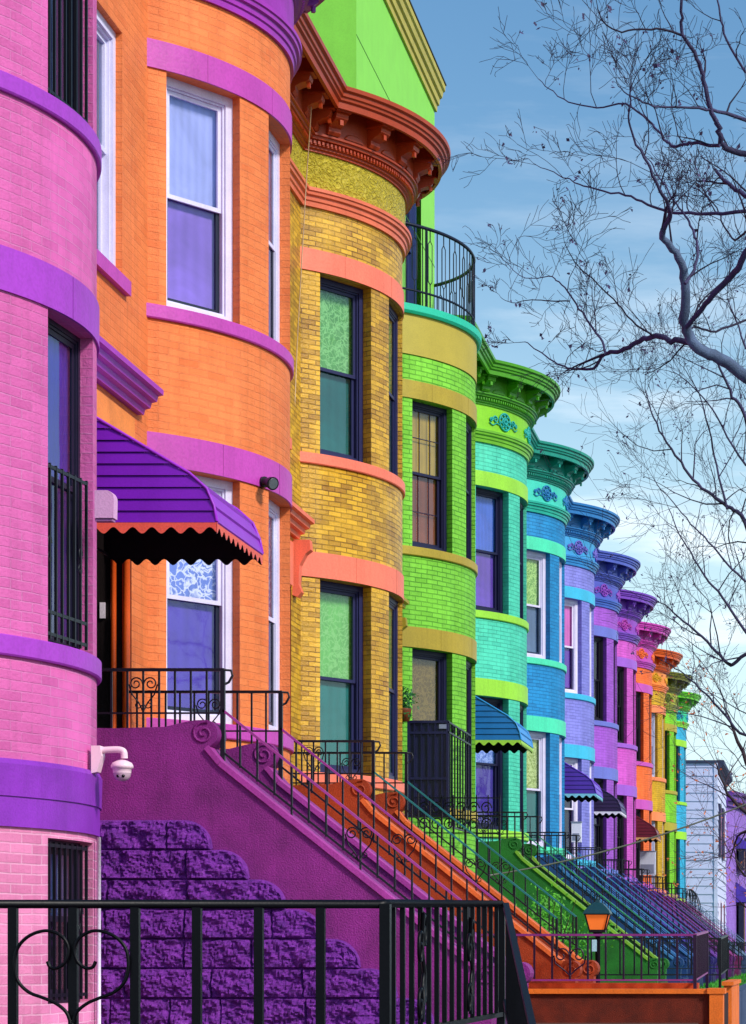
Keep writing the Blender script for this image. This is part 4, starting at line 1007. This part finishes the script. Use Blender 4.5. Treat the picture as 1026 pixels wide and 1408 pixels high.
# ------------------------------------------------------------------ buildings beyond the row
BZ = 88.0
t = thing('clapboard_house', (-3.75, BZ, BASE), 'pale blue clapboard house standing beyond the end of the row', 'house')
sm = paint('ccd0f0', rough=.5, var=.05, bump=.1)
m = MB(); z = BASE; xr = px(985, BZ); xl = -16
while z < 6.95:
    z2 = min(z+.31, 6.98)
    m.poly([(xl, BZ-.03, z), (xr, BZ-.03, z), (xr, BZ, z2), (xl, BZ, z2)]); m.poly([(xl, BZ-.03, z), (xr, BZ-.03, z), (xr, BZ+.01, z), (xl, BZ+.01, z)])
    m.poly([(xr+.03, BZ, z), (xr+.03, BZ+9, z), (xr, BZ+9, z2), (xr, BZ, z2)]); z = z2
m.poly([(xl, BZ+9, BASE), (xr, BZ+9, BASE), (xr, BZ+9, 7), (xl, BZ+9, 7)]); rel(m, 'wall', sm, t)
m = MB(); m.box(xr-.08, xr+.05, BZ-.05, BZ+.1, BASE, 6.98); rel(m, 'corner_board', paint('d0d4f8', rough=.5), t)
m = MB(); m.box(xl, xr+.02, BZ-.10, BZ+9, 6.98, 7.08); m.prism([(xr, 6.6), (xr+.08, 6.75), (xr+.28, 6.95), (xr+.28, 7.1), (xr, 7.1)], BZ+.1, BZ+9); rel(m, 'roof', paint('34405c', rough=.7), t)
for y0, z0, z1 in ((BZ+1.6, 3.6, 5.6), (BZ+4.5, 3.6, 5.6), (BZ+1.6, -.2, 2.0), (BZ+4.5, -.2, 2.0)):
    m = MB(); m.box(xr+.02, xr+.09, y0, y0+1.3, z0, z1); w_ = rel(m, 'window', paint('2c3050' if z0 > 2 else 'e8e0f4', rough=.3), t)
    m = MB(); m.box(xr+.091, xr+.10, y0+.1, y0+1.2, z0+.1, z1-.1); o_ = m.build('pane', paint('20243c', rough=.1), w_, tuple(t.location))
PZ = 99.0
t = thing('bay_house', (-3.5, PZ, BASE), 'lilac house with a rounded bay and violet awnings beyond the clapboard house', 'house')
m = MB(); pr = [(-3.9, PZ), (-3.55, PZ+1.5), (-3.30, PZ+4), (-3.2, PZ+6.5), (-3.3, PZ+9), (-3.6, PZ+11), (-3.9, PZ+12)]
for (a, b_), (c, d) in zip(pr, pr[1:]): m.poly([(a, b_, BASE), (c, d, BASE), (c, d, 6.5), (a, b_, 6.5)], smooth=True)
m.poly([(-12, PZ, BASE), (-3.9, PZ, BASE), (-3.9, PZ, 6.5), (-12, PZ, 6.5)]); rel(m, 'wall', brick(col='a478d8', col2='9c70d0', mortar='8058b0', depth=.5), t)
m = MB(); pr2 = [(a+.35, b_-.3) for a, b_ in pr]
for z0, z1, o in ((6.1, 6.3, .12), (6.3, 6.55, .3), (6.55, 6.7, .4)):
    for (a, b_), (c, d) in zip(pr, pr[1:]): m.poly([(a+o, b_, z0), (c+o, d, z0), (c+o, d, z1), (a+o, b_, z1)]); m.poly([(a, b_, z0), (c, d, z0), (c+o, d, z0), (a+o, b_, z0)])
    m.poly([(-5, PZ-.02, z0), (-3.9+o, PZ-.02, z0), (-3.9+o, PZ-.02, z1), (-5, PZ-.02, z1)])
rel(m, 'cornice', paint('6c3c9c', rough=.5), t)
for z0, zt2, out in ((2.15, 3.0, .9), (4.4, 5.0, .6)):
    m = MB(); m.prism([(-3.5, zt2), (-3.5, z0), (-3.3+out, z0)], PZ+1.8, PZ+4.6); rel(m, 'awning', paint('5038a8', rough=.45), t)
for y0, z0, z1 in ((PZ+1.9, 3.5, 4.6), (PZ+1.9, .0, 2.1), (PZ+5, 3.5, 5)):
    m = MB(); m.box(-3.4, -3.17, y0, y0+1.4, z0, z1); rel(m, 'window', paint('20203c', rough=.2), t)
BZ2 = 118
t = thing('brick_building', (-3, BZ2, BASE), 'small salmon brick building glimpsed behind the far trees at the right edge', 'building')
m = MB(); wall_grid(m, [-3.9, -2.8, -1.9, 2.5], [GZ, 3.6, 5.4, 7.0], lambda v: (v, BZ2), [(-2.8, -1.9, 3.6, 5.4)], 1, False)
rel(m, 'wall', brick(col='d89078', col2='c88068', mortar='e0b0a0', depth=.3), t)
m = MB(); m.box(-2.8, -1.9, BZ2+.05, BZ2+.1, 3.6, 5.4); rel(m, 'window', paint('2c3040', rough=.2), t)
m = MB(); m.box(-4, 2.6, BZ2-.2, BZ2, 7.0, 7.3); rel(m, 'cornice', paint('5c4450'), t)

# curved window basket at the last house
t = thing('window_basket', (-4.1, JY(13)-.6, .9), 'bulging black iron basket guard at the far end of the row', 'window guard')
m = MB(); yb = JY(13)+.6
def bas(s_, th): rr = .42*math.sin(s_*math.pi)**.5 if 0 < s_ < 1 else 0; return (-4.35+rr*1.0*math.cos(th), yb+1.2*math.sin(th)*(rr/.42 if rr else 0), 1.35+1.25*(s_-.5)*1.3)
for k in range(9):
    th = -math.pi/2+math.pi*k/8; m.tube([bas(s_, th) for s_ in frange(.02, .98, 12)], .014, 4)
for s_ in (.15, .5, .85): m.tube([bas(s_, -math.pi/2+math.pi*k/12) for k in range(13)], .014, 4)
rel(m, 'basket_bars', dk, t)

# ------------------------------------------------------------------ bare trees
def limb_world(pts, Zs):
    out = []
    for k, p in enumerate(pts):
        Z = Zs[0]+(Zs[1]-Zs[0])*k/max(1, len(pts)-1); out.append(Vector((px(p[0], Z), Z, hz(p[1], Z))))
    return out
def tree(name_label, base, trunk, limbs, cat='tree', twig_n=1.0, seed=1, bark='586a88', twigc='221a34', leafc='3c3058', scale=1.0, group=None, up=.35, leaves=60, lvl=3, L0=(.35, .9)):  # default bark has the bluish light on the main limb painted in
    rng = random.Random(seed)
    t = thing('bare_tree', base, name_label, cat, group)
    bm = paint(bark, rough=.8, var=.45, bump=.6, scale=16); tm = paint(twigc, rough=.8, var=.2, bump=.1)
    bm2 = paint('403c60', rough=.8, var=.4, bump=.6, scale=16)
    tr = MB(); tr.tube(smooth(trunk[0], 4), [trunk[1]+(trunk[2]-trunk[1])*k/(4*(len(trunk[0])-1)) for k in range(4*(len(trunk[0])-1)+1)], 12); rel(tr, 'trunk', bm, t)
    tw = MB(); lf = MB(); tips = []
    def grow(p, d, L, r, lev):
        n = 5 if lev < 3 else 3; pts = [p]; rad = [r]; q = p.copy(); dd = d.copy()
        for k in range(n):
            dd = (dd+Vector((rng.gauss(0, .20), rng.gauss(0, .20), rng.gauss(0, .20)+.05*up))).normalized(); q = q+dd*L/n; pts.append(q.copy()); rad.append(max(.0017*scale, r*(1-.75*(k+1)/n)))
            if lev < lvl and k > 0:
                for _ in range(rng.choice((1, 1, 2))):
                    if rng.random() < .85*twig_n:
                        ax = dd.cross(Vector((rng.gauss(0, 1), rng.gauss(0, 1)*.6, rng.gauss(0, 1)))).normalized()
                        nd = (dd*math.cos(.75)+ax*math.sin(.75)+Vector((0, 0, up*.3))).normalized()
                        grow(q.copy(), nd, L*rng.uniform(.4, .68), rad[-1]*.62, lev+1)
        tw.tube(pts, rad, 3 if lev > 1 else 4)
        if lev == lvl: tips.append(q)
    for pts, Zs, r0, r1, tw_d in limbs:
        wp = limb_world(pts, Zs); s_ = smooth(wp, 4); n = len(s_)
        for q in s_[1:-1]: q += Vector((rng.gauss(0, 1), rng.gauss(0, 1), rng.gauss(0, 1)))*min(.005*scale, .2*r0+.001)
        rad = [r0+(r1-r0)*(k/(n-1)) for k in range(n)]
        lm = MB(); lm.tube(s_, rad, 8 if r0 > .012 else 5); rel(lm, 'limb', bm if r0 > .03 else (bm2 if r0 > .008 else tm), t)
        L = 0; nxt = .05
        for k in range(1, n):
            seg = (s_[k]-s_[k-1]).length; L += seg
            if px_inframe(s_[k]) and L > nxt:
                nxt = L+rng.uniform(.10, .22)*scale/max(.05, tw_d); d = (s_[k]-s_[k-1]).normalized()
                ax = d.cross(Vector((rng.gauss(0, .5), rng.gauss(0, 1), rng.gauss(0, .5)))).normalized()
                if ax.z < 0 and rng.random() < .55: ax = -ax
                nd = (d*.55+ax*.8+Vector((-.15, 0, up*.5))).normalized()
                grow(s_[k], nd, rng.uniform(*L0)*scale, min(rad[k]*.55, .0075*scale), 1)
        if L > .3: grow(s_[-1], (s_[-1]-s_[-2]).normalized(), rng.uniform(*L0)*scale*.7, rad[-1]*.8, 1)
    rel(tw, 'twigs', tm, t)
    rng.shuffle(tips)
    for p in tips[:leaves]:
        for _ in range(rng.choice((1, 2, 3))):
            a = Vector((rng.gauss(0, 1), rng.gauss(0, 1), rng.gauss(0, 1))).normalized(); b2 = a.orthogonal().normalized(); s2 = rng.uniform(.008, .02)*scale
            q = p-Vector((rng.gauss(0, .01), rng.gauss(0, .01), rng.uniform(0, .04)))*scale
            lf.poly([q-a*s2, q+b2*s2*.7, q+a*s2, q-b2*s2*.7])
    if lf.v: rel(lf, 'leaves', paint(leafc, rough=.7, var=.4), t)
    return t
def px_inframe(p):
    x = VX+F*p.x/p.y; return x < 1075
TZ = 15.0
def tp(x, y, Z=TZ): return Vector((px(x, Z), Z, hz(y, Z)))
trunk = ([tp(1450, 1700), tp(1440, 1200), tp(1420, 800), tp(1330, 640), tp(1180, 590), tp(1026, 518)], .16, .042)
limbs = [
 ([(1026, 518), (990, 493), (960, 478), (945, 455), (941, 430), (942, 390), (934, 355), (915, 330), (912, 315)], (15, 14.4), .042, .018, .15),
 ([(912, 315), (922, 298), (918, 280), (905, 255), (890, 225), (872, 190), (865, 160), (868, 120)], (14.4, 13.8), .014, .004, .9),
 ([(955, 470), (930, 468), (905, 463), (890, 465), (870, 475), (850, 482), (832, 487)], (15, 15.5), .020, .013, .3),
 ([(832, 487), (815, 505), (800, 508), (780, 505), (762, 497), (740, 482), (722, 470)], (15.5, 16), .011, .003, .8),
 ([(832, 487), (828, 470), (812, 445), (797, 425), (780, 400), (765, 385), (755, 380), (722, 382), (695, 360)], (15.5, 16.2), .009, .002, .8),
 ([(783, 414), (757, 414), (730, 412), (705, 416), (688, 408)], (15.9, 16.5), .005, .0018, .5),
 ([(905, 463), (875, 447), (850, 418), (822, 390), (795, 365), (782, 345), (776, 332)], (15.2, 14.8), .007, .002, .9),
 ([(944, 450), (965, 425), (985, 400), (1010, 375), (1026, 350), (1090, 260)], (14.7, 14), .014, .022, .25),
 ([(942, 390), (955, 370), (960, 345), (955, 320), (945, 300), (930, 280), (910, 250), (895, 222)], (14.4, 15), .011, .004, .6),
 ([(1110, 330), (1060, 235), (1026, 213), (998, 203), (990, 185), (985, 165), (978, 150), (968, 110), (960, 80), (942, 55), (937, 30), (938, 0), (940, -40)], (14.6, 14), .022, .007, .35),
 ([(990, 200), (960, 197), (945, 197), (925, 200), (905, 180), (890, 165), (860, 143), (820, 147), (782, 140), (755, 122), (740, 108)], (14.4, 15.2), .012, .0022, .8),
 ([(978, 150), (940, 148), (900, 145), (870, 133), (850, 118)], (14.3, 13.8), .009, .003, .9),
 ([(937, 48), (910, 40), (880, 40), (848, 42), (828, 28), (822, 10)], (14, 13.7), .008, .003, .8),
 ([(978, 150), (1026, 165), (1080, 190)], (14.3, 14.6), .010, .016, .4),
 ([(1100, 310), (1060, 285), (1026, 268), (1000, 252), (985, 235)], (15, 15.6), .022, .010, .5),
 ([(1000, 253), (980, 250), (958, 248)], (15.5, 15.6), .007, .005, .6),
 ([(1120, 300), (1026, 291), (985, 294), (950, 292), (920, 292), (890, 280), (860, 268), (820, 260), (790, 250), (760, 237), (733, 224)], (15, 16), .014, .002, .75),
 ([(1026, 100), (1000, 55), (990, 20), (985, -20)], (15, 15), .009, .005, .6),
 ([(1026, 318), (1010, 330), (995, 310), (985, 285), (960, 260)], (16, 16.4), .008, .004, .7),
 ([(1026, 440), (985, 455), (960, 450), (948, 452)], (16, 15.2), .008, .007, .5),
]
TREE1 = tree('large bare street tree with grey blue limbs reaching in from the upper right', (tp(1450, 1700).x, TZ, GZ), trunk, limbs, seed=4, L0=(.24, .50), leaves=200, twig_n=1.06)
TZ2 = 27.0
trunk2 = ([Vector((px(1330, TZ2), TZ2, GZ)), Vector((px(1310, TZ2), TZ2, .5)), Vector((px(1240, TZ2), TZ2, 2.2)), Vector((px(1130, TZ2), TZ2, 3.2))], .22, .05)
l2 = [
 ([(1130, 920), (1075, 850), (1026, 720), (1005, 700), (985, 685), (960, 665), (935, 635), (912, 600), (895, 565), (887, 535)], (27, 27.6), .03, .006, 1.3),
 ([(1075, 850), (1060, 700), (1026, 575), (1008, 545), (997, 520), (985, 497), (968, 480)], (27, 26.3), .026, .008, 1.2),
 ([(1000, 700), (985, 640), (975, 590), (960, 540), (940, 505)], (27.2, 28), .014, .004, .9),
 ([(1130, 920), (1060, 905), (1026, 900), (1004, 915), (985, 895), (960, 870), (935, 850), (918, 835), (905, 820)], (27, 27.5), .028, .005, 1.3),
 ([(1060, 905), (1026, 870), (1000, 830), (975, 800), (955, 770), (935, 735), (920, 700)], (27, 26.4), .02, .005, .9),
 ([(1130, 920), (1080, 980), (1026, 1010), (1000, 985), (975, 960), (950, 935), (930, 920), (905, 905)], (27, 27.8), .022, .004, 1.2),
 ([(1026, 640), (1005, 610), (985, 570), (965, 545), (940, 520), (920, 510)], (27.5, 28), .014, .004, .8),
 ([(1026, 800), (1000, 775), (975, 745), (950, 720), (925, 690), (900, 660)], (26.6, 26), .014, .004, .8),
 ([(1026, 480), (1012, 440), (1000, 410)], (26, 26), .012, .006, .7),
]
tree('second bare tree farther down the pavement, a haze of fine twigs at the right edge', (px(1330, TZ2), TZ2, GZ), trunk2, l2, seed=9, scale=1.2, L0=(.45, .95), bark='4a4460', twigc='2a2644', leaves=320)
TZ3 = 60.0
trunk3 = ([Vector((px(1075, TZ3), TZ3, GZ)), Vector((px(1070, TZ3), TZ3, 1)), Vector((px(1060, TZ3), TZ3, 3.2))], .25, .12)
l3 = [([(1060, 1135), (1040, 1080), (1015, 1020), (1000, 980)], (60, 61), .09, .02, .8), ([(1060, 1135), (1030, 1120), (1000, 1090), (985, 1050)], (60, 59), .07, .015, .8),
      ([(1060, 1135), (1040, 1140), (1015, 1150), (1005, 1180)], (60, 61), .05, .015, .8), ([(1070, 1240), (1040, 1210), (1020, 1200), (1010, 1170)], (60, 60), .05, .015, .8), ([(1072, 1290), (1040, 1260), (1018, 1240)], (60, 62), .05, .015, .7)]
tree('distant bare tree with rusty leaves at the right edge beside the lilac house', (px(1075, TZ3), TZ3, GZ), trunk3, l3, seed=21, scale=2.4, L0=(.5, 1.0), bark='3a2c30', twigc='4a3c48', leafc='c8703c', leaves=300)

# ------------------------------------------------------------------ bare trees across the road (mirrored in the window panes)
def far_side_tree(loc, label, seed):
    rng = random.Random(seed); t = thing('bare_tree', loc, label, 'tree', 'street trees across the road')
    tm = paint('3a3038', rough=.8, var=.3); tr = MB(); tw = MB()
    tr.tube([(loc[0], loc[1], GZ), (loc[0]+.1, loc[1], 0), (loc[0], loc[1]+.1, 2.2)], [.2, .16, .12], 10); rel(tr, 'trunk', tm, t)
    def grow(p, d, L, r, lev):
        q = p.copy(); pts = [p]; rad = [r]
        for k in range(4):
            d = (d+Vector((rng.gauss(0, .18), rng.gauss(0, .18), rng.gauss(0, .15)+.05))).normalized(); q = q+d*L/4; pts.append(q.copy()); rad.append(r*(1-.15*(k+1)))
            if lev < 5 and k >= 1:
                ax = d.cross(Vector((rng.gauss(0, 1), rng.gauss(0, 1), rng.gauss(0, 1)))).normalized(); grow(q.copy(), (d*.75+ax*.65).normalized(), L*rng.uniform(.55, .75), rad[-1]*.62, lev+1)
        tw.tube(pts, rad, 4 if lev < 3 else 3)
    for k in range(4): a = k*1.6+rng.random(); grow(Vector((loc[0], loc[1]+.1, 2.1)), Vector((.5*math.cos(a), .5*math.sin(a), .9)).normalized(), 2.6, .09, 0)
    rel(tw, 'limbs', tm, t)
for k, (y, lab) in enumerate(((12.5, 'bare street tree across the road, nearest of its row'), (20.5, 'bare street tree across the road, second of its row'), (29.0, 'bare street tree across the road, third of its row'), (39.0, 'bare street tree across the road, farthest of its row'))):
    far_side_tree((10.5, y, GZ), lab, 40+k)

# ------------------------------------------------------------------ shrubs in the lime house's front yard
def shrub(loc, rx, ry, rz_, n, label, col, seed):
    rng = random.Random(seed); t = thing('shrub', loc, label, 'shrub'); m = MB(); st = MB()
    for k in range(9):
        a = rng.random()*6.28; q = Vector(loc)+Vector((rx*.7*math.cos(a), ry*.7*math.sin(a), rz_*rng.uniform(.9, 1.7)))
        st.tube([Vector(loc), Vector(loc).lerp(q, .5)+Vector((0, 0, .1)), q], [.014, .009, .004], 4)
    cl = [(rng.gauss(0, .45), rng.gauss(0, .45), rng.uniform(.25, 1.7)) for _ in range(26)]
    for k in range(n):
        c = rng.choice(cl); p = Vector(loc)+Vector((rx*(c[0]+rng.gauss(0, .16)), ry*(c[1]+rng.gauss(0, .16)), rz_*(c[2]+rng.gauss(0, .13)))); s_ = rng.uniform(.014, .032)
        a = Vector((rng.gauss(0, 1), rng.gauss(0, 1), rng.gauss(0, 1))).normalized(); b2 = a.orthogonal().normalized()
        m.poly([p-a*s_, p+b2*s_*.55, p+a*s_, p-b2*s_*.55])
    rel(st, 'stems', paint('3c3020'), t); rel(m, 'leaves', paint(col, rough=.55, var=.5, scale=20), t)
shrub((-3.35, 29.2, BASE), .55, .5, .75, 5200, 'bright green leafy shrub between the orange stoop and the green stoop', '4ea020', 71)

# ------------------------------------------------------------------ small things on the far stoops
def flat_box(name, label, cat, x0, x1, y0, y1, Z, dep, col):
    a, b, c, d = px(x0, Z), px(x1, Z), hz(y1, Z), hz(y0, Z)
    t = thing(name, ((a+b)/2, Z, c), label, cat)
    m = MB(); m.box(a, b, Z, Z+dep, c, d); rel(m, 'casing', paint(col, rough=.4, var=.08), t)
    m = MB(); m.box(a+.03, b-.03, Z-.012, Z, c+.04, c+(d-c)*.45); m.box(a-.012, b+.012, Z-.015, Z+dep+.01, d, d+.02); rel(m, 'trim', paint('8c90a8', rough=.4), t)
flat_box('utility_cabinet', 'pale grey cabinet on the landing below the small dark red awning', 'cabinet', 880, 901, 1171, 1203, 61.5, .3, 'dcdff0')
flat_box('mailbox', 'small white mailbox beside the door below the domed violet awning', 'mailbox', 786, 799, 1131, 1158, 43.8, .15, 'e8e4f4')
